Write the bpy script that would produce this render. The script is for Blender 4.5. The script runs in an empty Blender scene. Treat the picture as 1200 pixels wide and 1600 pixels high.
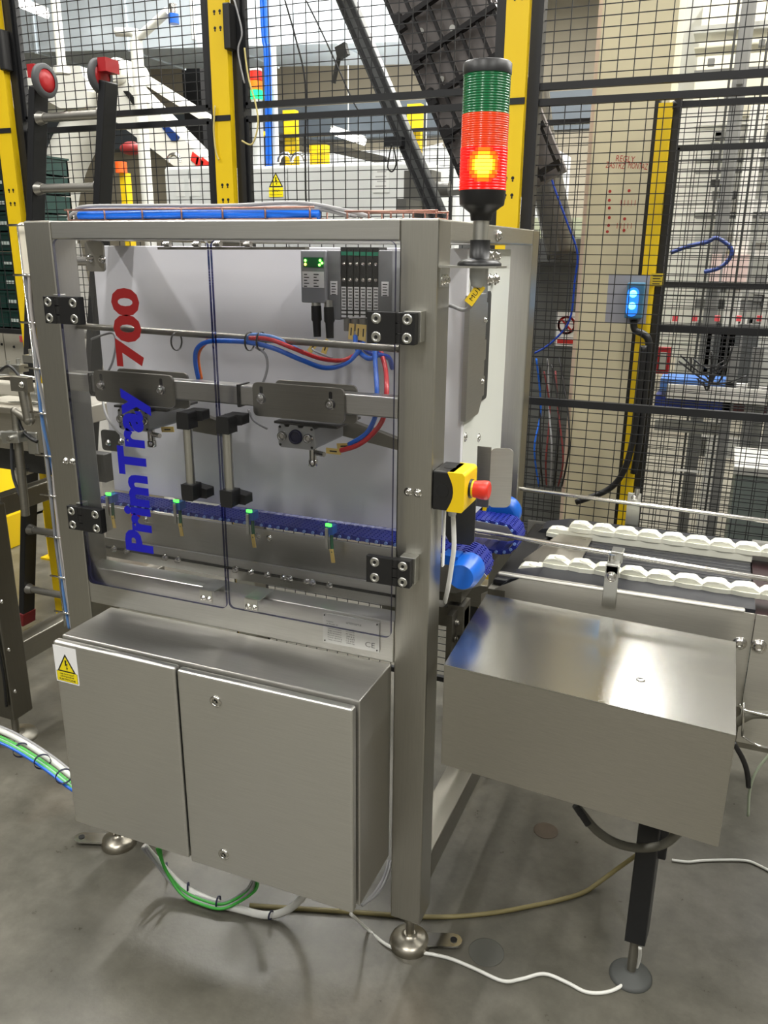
import bpy, math, random
from mathutils import Vector, Matrix
random.seed(7)
SC = bpy.context.scene
COL = SC.collection
# ------------------------------------------------------------------ camera
CAM = Vector((0.5309, -1.5725, 1.7274))
RIGHT = Vector((0.9254946, 0.37865677, 0.0088765))
UP = Vector((-0.12242624, 0.27688634, 0.95307175))
FWD = Vector((-0.35842929, 0.88314948, -0.30261434))
FOC = 1283.3
cd = bpy.data.cameras.new('camera'); cam = bpy.data.objects.new('camera', cd); COL.objects.link(cam)
cd.sensor_fit = 'HORIZONTAL'; cd.sensor_width = 36; cd.lens = 36 * FOC / 1200
cd.clip_start = .05; cd.clip_end = 100
_m = Matrix((RIGHT, UP, -FWD)).transposed().to_4x4(); _m.translation = CAM
cam.matrix_world = _m
SC.camera = cam
# ------------------------------------------------------------------ world, exposure, hall lights
SC.view_settings.view_transform = 'Standard'; SC.view_settings.look = 'None'
SC.view_settings.gamma = 1; SC.view_settings.use_curve_mapping = False
SC.view_settings.exposure = -0.12
W = bpy.data.worlds.new('hall_air'); SC.world = W; W.use_nodes = True
W.node_tree.nodes['Background'].inputs[0].default_value = (0.82, 0.83, 0.83, 1)
W.node_tree.nodes['Background'].inputs[1].default_value = 0.95

def area(name, loc, size, power, rot=(0, 0, 0), color=(1, .98, .93)):
    l = bpy.data.lights.new(name, 'AREA'); l.shape = 'RECTANGLE'; l.size, l.size_y = size
    l.energy = power * 1.35; l.color = color
    o = bpy.data.objects.new(name, l); COL.objects.link(o); o.location = loc; o.rotation_euler = rot
    return o
CEIL = 5.2
for i, (x, y, p) in enumerate([(-.1, 4.6, 85), (-.1, 7.4, 150), (-3.2, 4.6, 210), (-3.2, 7.4, 200), (3.0, 4.6, 210), (3.0, 7.4, 180),
                              (-3.2, 1.2, 130), (3.2, .6, 130), (1.5, 2.75, 230), (-1.6, 2.4, 120), (.2, 1.2, 70), (-3.2, -2.4, 130), (2.6, -2.8, 120), (-.4, -3.4, 135)]):
    area('hall_light', (x, y, CEIL - .12), (.22, 2.2), p)  # unseen ceiling lamps; the one by the assembly machine is added to brighten it

# ------------------------------------------------------------------ helpers
def at(u, v, **k):
    """point of the place seen at photo position (u, v) lying on the plane x=, y= or z="""
    d = FWD + RIGHT * ((u - 600) / FOC) - UP * ((v - 800) / FOC)
    a, val = list(k.items())[0]; i = 'xyz'.index(a)
    return CAM + d * ((val - CAM[i]) / d[i])

def V(*a): return Vector(a)

class MB:
    def __init__(s): s.v = []; s.f = []; s.mi = []; s.sm = []; s.m = 0
    def mat(s, i): s.m = i; return s
    def add(s, vs, fs, smooth=False):
        n = len(s.v); s.v += [tuple(v) for v in vs]
        for f in fs: s.f.append([i + n for i in f]); s.mi.append(s.m); s.sm.append(smooth)
        return s
    def box(s, a, b):
        x0, x1 = sorted((a[0], b[0])); y0, y1 = sorted((a[1], b[1])); z0, z1 = sorted((a[2], b[2]))
        vs = [(x0,y0,z0),(x1,y0,z0),(x1,y1,z0),(x0,y1,z0),(x0,y0,z1),(x1,y0,z1),(x1,y1,z1),(x0,y1,z1)]
        return s.add(vs, [(0,3,2,1),(4,5,6,7),(0,1,5,4),(1,2,6,5),(2,3,7,6),(3,0,4,7)])
    def obox(s, c, ax, ay, az):
        """box centred at c with half-axis vectors"""
        c = Vector(c); ax = Vector(ax); ay = Vector(ay); az = Vector(az)
        vs = [c-ax-ay-az, c+ax-ay-az, c+ax+ay-az, c-ax+ay-az, c-ax-ay+az, c+ax-ay+az, c+ax+ay+az, c-ax+ay+az]
        return s.add(vs, [(0,3,2,1),(4,5,6,7),(0,1,5,4),(1,2,6,5),(2,3,7,6),(3,0,4,7)])
    def bar(s, p, q, w, h, up=(0, 0, 1)):
        p = Vector(p); q = Vector(q); d = (q - p); L = d.length; d.normalize(); up = Vector(up)
        a = d.cross(up)
        if a.length < 1e-4: a = d.cross(Vector((1, 0, 0)))
        a.normalize(); b = a.cross(d).normalized()
        return s.obox((p + q) / 2, d * L / 2, a * w / 2, b * h / 2)
    def cyl(s, p, q, r, r2=None, n=20, cap=True):
        return s.lathe(p, q, [(0, r), (1, r if r2 is None else r2)], n, cap)
    def lathe(s, p, q, prof, n=24, cap=True, smooth=True):
        p = Vector(p); q = Vector(q); d = q - p; dn = d.normalized()
        a = dn.orthogonal().normalized(); b = dn.cross(a)
        vs = []
        for t, r in prof:
            for k in range(n):
                an = 2 * math.pi * k / n
                vs.append(p + d * t + a * (r * math.cos(an)) + b * (r * math.sin(an)))
        fs = []
        for i in range(len(prof) - 1):
            for k in range(n):
                k2 = (k + 1) % n
                fs.append((i*n+k, i*n+k2, (i+1)*n+k2, (i+1)*n+k))
        s.add(vs, fs, smooth)
        if cap:
            m = len(prof) - 1
            s.add([vs[k] for k in range(n)], [tuple(reversed(range(n)))])
            s.add([vs[m*n+k] for k in range(n)], [tuple(range(n))])
        return s
    def tube(s, pts, r, n=8, smooth=True, sub=6):
        P = [Vector(p) for p in pts]
        if smooth and len(P) > 2:
            Q = []
            for i in range(len(P) - 1):
                p0 = P[max(i-1, 0)]; p1 = P[i]; p2 = P[i+1]; p3 = P[min(i+2, len(P)-1)]
                for k in range(sub):
                    t = k / sub
                    Q.append(.5 * ((2*p1) + (p2-p0)*t + (2*p0-5*p1+4*p2-p3)*t*t + (3*p1-p0-3*p2+p3)*t**3))
            Q.append(P[-1]); P = Q
        vs = []; a = None
        for i, p in enumerate(P):
            d = (P[min(i+1, len(P)-1)] - P[max(i-1, 0)]).normalized()
            if a is None: a = d.orthogonal().normalized()
            else:
                a = (a - d * a.dot(d))
                a = a.normalized() if a.length > 1e-6 else d.orthogonal().normalized()
            b = d.cross(a)
            for k in range(n):
                an = 2*math.pi*k/n
                vs.append(p + a*(r*math.cos(an)) + b*(r*math.sin(an)))
        m = len(P)
        fs = [(i*n+k, i*n+(k+1)%n, (i+1)*n+(k+1)%n, (i+1)*n+k) for i in range(m-1) for k in range(n)]
        fs += [tuple(reversed(range(n))), tuple((m-1)*n+k for k in range(n))]
        return s.add(vs, fs, True)
    def prism(s, poly, o, ax, ay, h, smooth=False):
        """extrude the polygon poly (2D, in the ax, ay frame at o) by vector h"""
        o = Vector(o); ax = Vector(ax); ay = Vector(ay); h = Vector(h); n = len(poly)
        a = [o + ax*x + ay*y for x, y in poly]; b = [p + h for p in a]
        s.add(a + b, [tuple(reversed(range(n))), tuple(range(n, 2*n))] )
        return s.add(a + b, [(i, (i+1)%n, n+(i+1)%n, n+i) for i in range(n)], smooth)
    def sphere(s, c, r, n=16, m=10, sc=(1, 1, 1)):
        c = Vector(c); vs = [c + V(0,0,r*sc[2])]
        for i in range(1, m):
            th = math.pi*i/m
            for k in range(n):
                an = 2*math.pi*k/n
                vs.append(c + V(r*sc[0]*math.sin(th)*math.cos(an), r*sc[1]*math.sin(th)*math.sin(an), r*sc[2]*math.cos(th)))
        vs.append(c - V(0,0,r*sc[2])); L = len(vs)-1
        fs = [(0, 1+k, 1+(k+1)%n) for k in range(n)]
        for i in range(m-2):
            for k in range(n): fs.append((1+i*n+k, 1+(i+1)*n+k, 1+(i+1)*n+(k+1)%n, 1+i*n+(k+1)%n))
        fs += [(L, 1+(m-2)*n+(k+1)%n, 1+(m-2)*n+k) for k in range(n)]
        return s.add(vs, fs, True)
    def screw(s, c, nrm, r=.008, h=.006):
        c = Vector(c); nrm = Vector(nrm).normalized()
        s.lathe(c, c + nrm*h, [(0, r*1.35), (.25, r*1.35), (.26, r), (.75, r*.95), (1, r*.6), (1, r*.42), (.5, r*.36)], 14)
        return s
    def text(s, body, o, xd, yd, w=None, h=None, depth=.0008, bold=0.0, align='L'):
        cu = bpy.data.curves.new('t', 'FONT'); cu.body = body; cu.offset = bold; cu.resolution_u = 3
        ob = bpy.data.objects.new('t', cu); COL.objects.link(ob)
        dg = bpy.context.evaluated_depsgraph_get(); dg.update()
        me = bpy.data.meshes.new_from_object(ob.evaluated_get(dg))
        vs = [v.co.copy() for v in me.vertices]; fs = [tuple(p.vertices) for p in me.polygons]
        bpy.data.objects.remove(ob); bpy.data.curves.remove(cu); bpy.data.meshes.remove(me)
        if not vs: return s
        x0 = min(v.x for v in vs); x1 = max(v.x for v in vs); y0 = min(v.y for v in vs); y1 = max(v.y for v in vs)
        hy = h / (y1-y0) if h else w / (x1-x0); wx = w / (x1-x0) if w else hy
        xd = Vector(xd).normalized(); yd = Vector(yd).normalized(); o = Vector(o) + xd.cross(yd)*depth
        if align == 'C': o -= xd * (x1-x0)*wx/2
        return s.add([o + xd*((v.x-x0)*wx) + yd*((v.y-y0)*hy) for v in vs], fs)
    def build(s, name, mats, parent=None, bev=0, seg=2, **tags):
        me = bpy.data.meshes.new(name)
        off = V(0, 0, 0)
        if parent is not None:
            r = parent
            while r.parent: r = r.parent
            off = Vector(r.location)
        me.from_pydata([(v[0]-off.x, v[1]-off.y, v[2]-off.z) for v in s.v], [], s.f)
        if not isinstance(mats, (list, tuple)): mats = [mats]
        for m in mats: me.materials.append(m)
        me.polygons.foreach_set('material_index', [min(i, len(mats)-1) for i in s.mi])
        me.polygons.foreach_set('use_smooth', s.sm)
        o = bpy.data.objects.new(name, me); COL.objects.link(o)
        if parent is not None: o.parent = parent
        if bev:
            b = o.modifiers.new('bevel', 'BEVEL'); b.width = bev; b.segments = seg; b.limit_method = 'ANGLE'; b.angle_limit = .6
        for k, v in tags.items(): o[k] = v
        return o

def rrect(w, h, r, n=4):
    pts = []
    for cx, cy, a0 in ((w-r, h-r, 0), (r, h-r, 90), (r, r, 180), (w-r, r, 270)):
        for i in range(n+1):
            a = math.radians(a0 + 90*i/n); pts.append((cx + r*math.cos(a), cy + r*math.sin(a)))
    return pts

def thing(name, label, cat, loc=(0, 0, 0), group=None):
    o = bpy.data.objects.new(name, None); COL.objects.link(o); o.location = loc
    o.empty_display_size = .05
    o['label'] = label; o['category'] = cat
    if group: o['group'] = group
    return o
def tag(o, label, cat, group=None):
    o['label'] = label; o['category'] = cat
    if group: o['group'] = group
    return o

# ------------------------------------------------------------------ materials
def lin(c):
    return tuple(((x/255)/12.92 if x/255 <= .04045 else ((x/255+.055)/1.055)**2.4) for x in c)
_mc = {}
def mat(name, rgb, rough=.5, metal=0., noise=0., nscale=8., emit=0., spec=.5, alpha=1., coat=0., bump=0., stretch=(1, 1, 1), aniso=0.):
    if name in _mc: return _mc[name]
    m = bpy.data.materials.new(name); m.use_nodes = True; nt = m.node_tree; b = nt.nodes['Principled BSDF']
    c = lin(rgb); b.inputs['Base Color'].default_value = (*c, 1); b.inputs['Roughness'].default_value = rough
    b.inputs['Metallic'].default_value = metal; b.inputs['Specular IOR Level'].default_value = spec
    b.inputs['Coat Weight'].default_value = coat
    b.inputs['Anisotropic'].default_value = aniso
    if emit:
        b.inputs['Emission Color'].default_value = (*c, 1); b.inputs['Emission Strength'].default_value = emit
    if noise or bump:
        tc = nt.nodes.new('ShaderNodeTexCoord'); mp = nt.nodes.new('ShaderNodeMapping'); mp.inputs['Scale'].default_value = stretch
        n = nt.nodes.new('ShaderNodeTexNoise'); n.inputs['Scale'].default_value = nscale; n.inputs['Detail'].default_value = 5
        nt.links.new(tc.outputs['Object'], mp.inputs[0]); nt.links.new(mp.outputs[0], n.inputs['Vector'])
        if noise:
            mx = nt.nodes.new('ShaderNodeMix'); mx.data_type = 'RGBA'
            mx.inputs[6].default_value = (*[max(0, x*(1-noise)) for x in c], 1)
            mx.inputs[7].default_value = (*[min(1, x*(1+noise)) for x in c], 1)
            nt.links.new(n.outputs['Fac'], mx.inputs[0]); nt.links.new(mx.outputs[2], b.inputs['Base Color'])
        if bump:
            bp = nt.nodes.new('ShaderNodeBump'); bp.inputs['Strength'].default_value = bump; bp.inputs['Distance'].default_value = .002
            nt.links.new(n.outputs['Fac'], bp.inputs['Height']); nt.links.new(bp.outputs[0], b.inputs['Normal'])
    _mc[name] = m
    return m

def steel(name, rgb, rough, vary=.06, stretch=(2, 2, 90), aniso=0.5, bump=.07):
    """brushed stainless: fine grain along one axis, cloudy roughness"""
    if name in _mc: return _mc[name]
    m = bpy.data.materials.new(name); m.use_nodes = True; nt = m.node_tree; b = nt.nodes['Principled BSDF']
    c = lin(rgb); b.inputs['Metallic'].default_value = 1.0
    tc = nt.nodes.new('ShaderNodeTexCoord')
    mp = nt.nodes.new('ShaderNodeMapping'); mp.inputs['Scale'].default_value = stretch
    n = nt.nodes.new('ShaderNodeTexNoise'); n.inputs['Scale'].default_value = 6; n.inputs['Detail'].default_value = 4
    n2 = nt.nodes.new('ShaderNodeTexNoise'); n2.inputs['Scale'].default_value = 2.0; n2.inputs['Detail'].default_value = 1
    nt.links.new(tc.outputs['Object'], mp.inputs[0]); nt.links.new(mp.outputs[0], n.inputs['Vector']); nt.links.new(tc.outputs['Object'], n2.inputs['Vector'])
    mx = nt.nodes.new('ShaderNodeMix'); mx.data_type = 'RGBA'
    mx.inputs[6].default_value = (*[x*.88 for x in c], 1); mx.inputs[7].default_value = (*[min(1, x*1.12) for x in c], 1)
    nt.links.new(n.outputs['Fac'], mx.inputs[0]); nt.links.new(mx.outputs[2], b.inputs['Base Color'])
    mr = nt.nodes.new('ShaderNodeMapRange'); mr.inputs[1].default_value = 0; mr.inputs[2].default_value = 1
    mr.inputs[3].default_value = rough - vary; mr.inputs[4].default_value = rough + vary
    nt.links.new(n2.outputs['Fac'], mr.inputs[0]); nt.links.new(mr.outputs[0], b.inputs['Roughness'])
    bp = nt.nodes.new('ShaderNodeBump'); bp.inputs['Strength'].default_value = bump; bp.inputs['Distance'].default_value = .001
    nt.links.new(n.outputs['Fac'], bp.inputs['Height']); nt.links.new(bp.outputs[0], b.inputs['Normal'])
    b.inputs['Anisotropic'].default_value = aniso; b.inputs['Anisotropic Rotation'].default_value = .25
    _mc[name] = m
    return m

def clear(name, rgb, reflect=.12, edge=False):
    """clear acrylic: tinted see-through with a fresnel gloss"""
    if name in _mc: return _mc[name]
    m = bpy.data.materials.new(name); m.use_nodes = True; nt = m.node_tree; nt.nodes.clear()
    o = nt.nodes.new('ShaderNodeOutputMaterial'); t = nt.nodes.new('ShaderNodeBsdfTransparent'); g = nt.nodes.new('ShaderNodeBsdfGlossy')
    t.inputs[0].default_value = (*lin(rgb), 1); g.inputs['Roughness'].default_value = .03
    mx = nt.nodes.new('ShaderNodeMixShader')
    if edge: mx.inputs[0].default_value = reflect
    else:
        fr = nt.nodes.new('ShaderNodeFresnel'); fr.inputs[0].default_value = 1.38; nt.links.new(fr.outputs[0], mx.inputs[0])
    nt.links.new(t.outputs[0], mx.inputs[1]); nt.links.new(g.outputs[0], mx.inputs[2]); nt.links.new(mx.outputs[0], o.inputs[0])
    _mc[name] = m
    return m

STEEL = steel('stainless_steel', (196, 195, 190), .34)
STEELV = steel('stainless_steel_post', (176, 174, 166), .35, stretch=(90, 90, 2))
STEELT = steel('stainless_steel_scuffed', (205, 204, 199), .21, .03, stretch=(60, 9, 9), aniso=0, bump=.02)
STEELD = steel('stainless_steel_dull', (140, 137, 128), .45)
CHROME = mat('polished_metal', (215, 213, 208), .18, 1)
ALU = mat('aluminium', (205, 205, 200), .32, 1)
BLACK = mat('black_plastic', (24, 24, 25), .42)
BLACKM = mat('black_powder_coat', (20, 21, 24), .45)
DARK = mat('dark_grey_metal', (62, 62, 60), .5, .3)
YELLOW = mat('yellow_paint', (232, 196, 8), .45)
WHITEP = mat('white_polyethylene', (222, 222, 226), .38, noise=.03, nscale=3)
CREAMP = mat('cream_polyethylene', (238, 232, 214), .45)
BLUEB = mat('blue_belt_plastic', (24, 40, 140), .4)
BLUEC = mat('blue_cap_plastic', (16, 92, 190), .35)
BLUET = mat('blue_hose', (22, 98, 205), .3)
REDT = mat('red_hose', (200, 40, 48), .3)
ORANGE = mat('orange_hose', (225, 110, 40), .35)
GREYC = mat('grey_cable', (150, 150, 152), .45)
WHITEC = mat('white_cable', (220, 220, 216), .4)
GREENC = mat('green_cable', (60, 165, 60), .4)
YTAG = mat('yellow_cable_tag', (225, 195, 110), .5)
YSIGN = mat('yellow_sign', (240, 220, 20), .4)
INK = mat('black_ink', (15, 15, 15), .5)
WHITE = mat('white_paint', (228, 228, 224), .45)
LABELW = mat('white_label', (240, 240, 240), .5)
RED = mat('red_plastic', (215, 50, 35), .4)
GREY = mat('grey_enclosure', (122, 124, 126), .45)
CAB = mat('light_grey_cabinet', (190, 193, 192), .4)

# ------------------------------------------------------------------ setting
def floor_mat():
    m = bpy.data.materials.new('polished_concrete'); m.use_nodes = True; nt = m.node_tree; b = nt.nodes['Principled BSDF']
    tc = nt.nodes.new('ShaderNodeTexCoord')
    def ns(s, d=6, r=.6):
        n = nt.nodes.new('ShaderNodeTexNoise'); n.inputs['Scale'].default_value = s; n.inputs['Detail'].default_value = d; n.inputs['Roughness'].default_value = r
        nt.links.new(tc.outputs['Object'], n.inputs['Vector']); return n
    a = ns(1.6); c = ns(14, 8, .7); e = ns(60, 3)
    r = nt.nodes.new('ShaderNodeValToRGB'); r.color_ramp.elements[0].position = .32; r.color_ramp.elements[1].position = .68
    r.color_ramp.elements[0].color = (*lin((80, 78, 70)), 1); r.color_ramp.elements[1].color = (*lin((117, 114, 104)), 1)
    nt.links.new(a.outputs['Fac'], r.inputs[0])
    r2 = nt.nodes.new('ShaderNodeValToRGB'); r2.color_ramp.elements[0].position = .3; r2.color_ramp.elements[1].position = .62
    r2.color_ramp.elements[0].color = (.62, .62, .60, 1); r2.color_ramp.elements[1].color = (1, 1, 1, 1)
    nt.links.new(c.outputs['Fac'], r2.inputs[0])
    mx = nt.nodes.new('ShaderNodeMix'); mx.data_type = 'RGBA'; mx.blend_type = 'MULTIPLY'; mx.inputs[0].default_value = .8
    nt.links.new(r.outputs[0], mx.inputs[6]); nt.links.new(r2.outputs[0], mx.inputs[7])
    # rusty tint and pale scuffs
    d = ns(.9, 3); r3 = nt.nodes.new('ShaderNodeValToRGB'); r3.color_ramp.elements[0].position = .58; r3.color_ramp.elements[1].position = .75
    r3.color_ramp.elements[0].color = (0, 0, 0, 1); r3.color_ramp.elements[1].color = (.35, .35, .35, 1)
    nt.links.new(d.outputs['Fac'], r3.inputs[0])
    m2 = nt.nodes.new('ShaderNodeMix'); m2.data_type = 'RGBA'; m2.inputs[7].default_value = (*lin((125, 98, 75)), 1)
    nt.links.new(r3.outputs[0], m2.inputs[0]); nt.links.new(mx.outputs[2], m2.inputs[6])
    nt.links.new(m2.outputs[2], b.inputs['Base Color'])
    mr = nt.nodes.new('ShaderNodeMapRange'); mr.inputs[3].default_value = .20; mr.inputs[4].default_value = .42
    nt.links.new(c.outputs['Fac'], mr.inputs[0]); nt.links.new(mr.outputs[0], b.inputs['Roughness'])
    bp = nt.nodes.new('ShaderNodeBump'); bp.inputs['Strength'].default_value = .12; bp.inputs['Distance'].default_value = .003
    nt.links.new(e.outputs['Fac'], bp.inputs['Height']); nt.links.new(bp.outputs[0], b.inputs['Normal'])
    return m
FLOOR = floor_mat()
MB().box((-14, -8, -.1), (12, 11, 0)).build('floor', FLOOR, kind='structure')
BEIGE = mat('beige_hall_wall', (168, 160, 142), .8, noise=.08, nscale=.8)
wb = MB().box((-14, 10.8, 0), (12, 11, CEIL))
wb.build('wall_back', BEIGE, kind='structure')
ws = bpy.data.materials.new('reflection_stripes'); ws.use_nodes = True  # made-up light and dark stripes, for streaks in the steel reflections
_b = ws.node_tree.nodes['Principled BSDF']; _b.inputs['Roughness'].default_value = .6
_t = ws.node_tree.nodes.new('ShaderNodeTexCoord'); _w = ws.node_tree.nodes.new('ShaderNodeTexWave'); _w.inputs['Scale'].default_value = .28; _w.inputs['Distortion'].default_value = 1.5; _w.inputs['Detail'].default_value = 0
_r = ws.node_tree.nodes.new('ShaderNodeValToRGB'); _r.color_ramp.elements[0].color = (*lin((60, 58, 52)), 1); _r.color_ramp.elements[1].color = (*lin((180, 177, 168)), 1)
ws.node_tree.links.new(_t.outputs['Object'], _w.inputs[0]); ws.node_tree.links.new(_w.outputs['Fac'], _r.inputs[0]); ws.node_tree.links.new(_r.outputs[0], _b.inputs['Base Color'])
MB().box((6, -6, 0), (6.1, 11, CEIL)).build('wall_right_added', mat('dull_grey_wall', (118, 116, 108), .7, noise=.15, nscale=1.2), kind='structure')  # unseen wall added to cut ambient light from the right
MB().box((-12.1, -6, 0), (-12, 11, CEIL)).build('wall_left', BEIGE, kind='structure')
MB().box((-14, -6.1, 0), (12, -6, 3.4)).build('wall_front_added', ws, kind='structure')  # unseen wall behind the camera, added to be mirrored in the steel
cl = MB().box((-14, -6, CEIL), (12, 11, CEIL+.1))
for i in range(9): cl.box((-14, -5.5 + i*2, CEIL-.22), (12, -5.36 + i*2, CEIL))
cl.build('ceiling', mat('ceiling_panels', (150, 146, 132), .8), kind='structure')
# ------------------------------------------------------------------ packing machine
WM, HM, DM, Z0 = 1.03, 1.788, .907, .109
mach = thing('tray_packing_machine', 'tall stainless steel tray packing machine with two hinged clear doors and blue and red lettering', 'machine', (-WM/2, DM/2, 0))
for x in (-WM, -.08):
    for y in (0, DM-.08):
        MB().box((x, y, Z0), (x+.08, y+.08, HM)).build('post', STEELV, mach, .004)
for y in (0, DM-.08):
    MB().box((-WM+.08, y+.0005, HM-.041), (-.08, y+.08, HM-.0003)).build('top_beam', STEEL, mach, .003)
for x in (-WM, -.08):
    MB().box((x+.0005, .08, HM-.041), (x+.0795, DM-.08, HM-.0003)).build('top_beam', STEEL, mach, .003)
    MB().box((x+.0005, .08, .188), (x+.0795, DM-.08, .268)).build('base_beam', STEELD, mach, .003)
MB().box((-WM+.08, .0005, .828), (-.08, .06, .932)).build('front_cross_beam', STEEL, mach, .003)
MB().box((-WM+.08, DM-.08, .62), (-.08, DM-.02, .70)).build('rear_cross_beam', STEELD, mach, .003)
# bolts on post faces
for (u, v) in ((638, 768), (653, 770), (103, 720), (114, 721)): MB().screw(at(u, v, y=0), (0, -1, 0), .007, .008).build('bolt', CHROME, mach)
# levelling feet (bolted under the posts)
def foot(x, y, ang, r=.053):
    f = MB()
    f.lathe((x, y, 0), (x, y, .036), [(0, r), (.25, r), (.5, r*.93), (.7, r*.76), (.85, r*.45), (.95, r*.3), (1, r*.28)], 32)
    f.cyl((x, y, .03), (x, y, Z0+.01), .011)
    f.cyl((x, y, .075), (x, y, .095), .017, n=6)
    o = f.build('levelling_foot', mat('satin_cast_steel', (165, 160, 148), .34, 1), mach)
    e = MB(); dx, dy = math.cos(ang), math.sin(ang)
    poly = [(0, -.022), (.085, -.022)] + [(.085+.022*math.sin(a*math.pi/6), -.022*math.cos(a*math.pi/6)) for a in range(1, 6)] + [(.085, .022), (0, .022)]
    e.prism(poly, (x+dx*.03, y+dy*.03, .012), (dx, dy, 0), (-dy, dx, 0), (0, 0, .005))
    e.mat(1).cyl((x+dx*.115, y+dy*.115, .0165), (x+dx*.115, y+dy*.115, .019), .009)
    e.build('anchor_tab', [CHROME, INK], o)
foot(-.04, .04, math.radians(20)); foot(-.99, .055, math.radians(200)); foot(-.04, DM-.04, .3); foot(-.99, DM-.04, 2.8)

# white wear panel behind the belt and inner steel
pw = MB().box((-1.095, .30, 1.044), (-.03, .318, 1.735))
pw.build('white_panel', WHITEP, mach, .002)
pw = MB().box((-.048, .3185, 1.06), (-.03, .70, 1.735))
pw.mat(1)
for (u, v) in ((727, 683), (748, 684)): pw.screw(at(u, v, x=-.03), (1, 0, 0), .009, .004)
pw.build('side_white_panel', [mat('white_panel_back', (214, 216, 208), .4), CHROME], mach, .002)
b = MB()
for (u, v) in ((262, 382), (308, 382), (341, 381), (388, 382)): b.cyl(at(u-4, v, y=.12), at(u+4, v, y=.12), .007); b.cyl(at(u-7, v, y=.12), at(u-3, v, y=.12), .004)
b.mat(1).bar(at(250, 388, y=.14), at(480, 388, y=.14), .02, .006)
b.build('panel_screws', [CHROME, STEELD], mach)

# upper left adjusting bracket
b = MB(); o = at(135, 428, y=.20)
b.prism(rrect(.058, .075, .010), at(136, 424, y=.20), (1, 0, 0), (0, 0, 1), (0, .006, 0))
b.mat(1).screw(at(141, 404, y=.20), (0, -1, 0), .008, .01); b.screw(at(160, 406, y=.20), (0, -1, 0), .008, .01)
b.build('adjusting_bracket', [STEELD, CHROME], mach)
b = MB()
b.prism(rrect(.062, .06, .010), at(160, 703, y=.26), (1, 0, 0), (0, 0, 1), (0, .006, 0))
b.mat(1).screw(at(170, 692, y=.26), (0, -1, 0), .007, .01); b.screw(at(190, 690, y=.26), (0, -1, 0), .007, .01)
b.build('adjusting_bracket', [DARK, CHROME], mach)

# round rod carrying the hoses
MB().cyl((-.95, .06, 1.545), (-.06, .06, 1.531), .0075).build('support_rod', STEELD, mach)
# cross bar with slotted mounting plates
cb = MB().box((-.95, .004, 1.394), (-.08, .044, 1.438)); cb.build('cross_bar', STEEL, mach, .003)
for (u0, v0, u1, v1) in ((150, 635, 268, 583), (396, 658, 537, 608)):
    p0 = at(u0, v0, y=-.004); p1 = at(u1, v1, y=-.004)
    b = MB(); w = p1.x-p0.x; z0 = 1.375; h = .075
    b.prism(rrect(w, h, .012), (p0.x, -.003, z0), (1, 0, 0), (0, 0, 1), (0, .007, 0))
    b.prism(rrect(w*.9, .085, .012), (p0.x+.03, .046, z0-.01), (1, 0, 0), (0, 0, 1), (0, .006, 0))
    b.mat(1)
    for k in (.1, .86): b.screw((p0.x+w*k, -.003, z0+.040), (0, -1, 0), .009, .012)
    b.mat(2)
    for k in (.1, .86): b.prism(rrect(.008, .022, .0035), (p0.x+w*k-.004, -.0036, z0+.045), (1, 0, 0), (0, 0, 1), (0, .0006, 0))
    b.build('mounting_plate', [STEELD, CHROME, INK], mach)
b = MB()
for u in (140, 371):
    p = at(u, 600, y=.0); b.box((p.x-.003, .0015, 1.390), (p.x+.003, .047, 1.3935)); b.box((p.x-.003, .0, 1.392), (p.x+.003, .004, 1.441)); b.box((p.x-.003, .001, 1.438), (p.x+.003, .047, 1.4405))
b.build('cable_tie', BLACK, mach)

# guided pneumatic cylinders
def cylinder(u, v, label, w=.09):
    c = at(u, v, y=.03)
    t = thing('pneumatic_cylinder', label, 'pneumatic cylinder', (c.x, .06, c.z), 'pneumatic cylinders on the cross bar')
    b = MB(); x0 = c.x-w/2; z0 = c.z-.028
    b.prism([(0, .006), (.006, 0), (w-.006, 0), (w, .006), (w, .047), (w-.006, .053), (.065, .053), (.062, .048), (.052, .048), (.049, .053), (.03, .053), (.027, .048), (.018, .048), (.015, .053), (.006, .053), (0, .047)],
            (x0, .03, z0), (1, 0, 0), (0, 0, 1), (0, .15, 0))
    b.build('body', mat('anodised_aluminium', (176, 178, 178), .4, .8), t, .0015)
    b = MB(); b.lathe((x0+.045, .0295, z0+.027), (x0+.045, .024, z0+.027), [(0, .017), (1, .016), (1, .012), (.3, .011)], 24); b.build('bore_cap', mat('dark_navy_plastic', (22, 26, 60), .3), t)
    for k in (.012, .078):
        b = MB().lathe((x0+k, .0295, z0+.027), (x0+k, .02, z0+.027), [(0, .011), (1, .010), (1, .006), (.6, .005)], 18); b.build('guide_rod', CHROME, t)
    b = MB()
    for k in (.005, .085):
        for kk in (.006, .047): b.cyl((x0+k, .0295, z0+kk), (x0+k, .0288, z0+kk), .003, n=10)
    b.build('screw_hole', INK, t)
    b = MB().box((x0-.01, .03, z0+.0535), (x0+w+.055, .16, z0+.059)); b.build('mounting_flange', DARK, t)
    b = MB(); b.cyl((x0+.072, .06, z0), (x0+.072, .06, z0-.028), .009); b.cyl((x0+.072, .06, z0-.012), (x0+.105, .05, z0-.012), .006); b.lathe((x0+.072, .06, z0-.028), (x0+.072, .06, z0-.045), [(0, .007), (.1, .011), (.9, .011), (1, .008)], 14)
    b.build('speed_control_valve', CHROME, t)
    return c
cylinder(208, 655, 'aluminium pneumatic cylinder on the cross bar behind the left door lettering')
cylinder(463, 682, 'aluminium pneumatic cylinder hanging under the right mounting plate, hoses plugged in', .092)
b = MB()
b.prism([(0, 0), (.30, -.045), (.30, -.03), (.06, .035)], at(500, 672, y=.2), (1, 0, 0), (0, 0, 1), (0, .02, 0))
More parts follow.
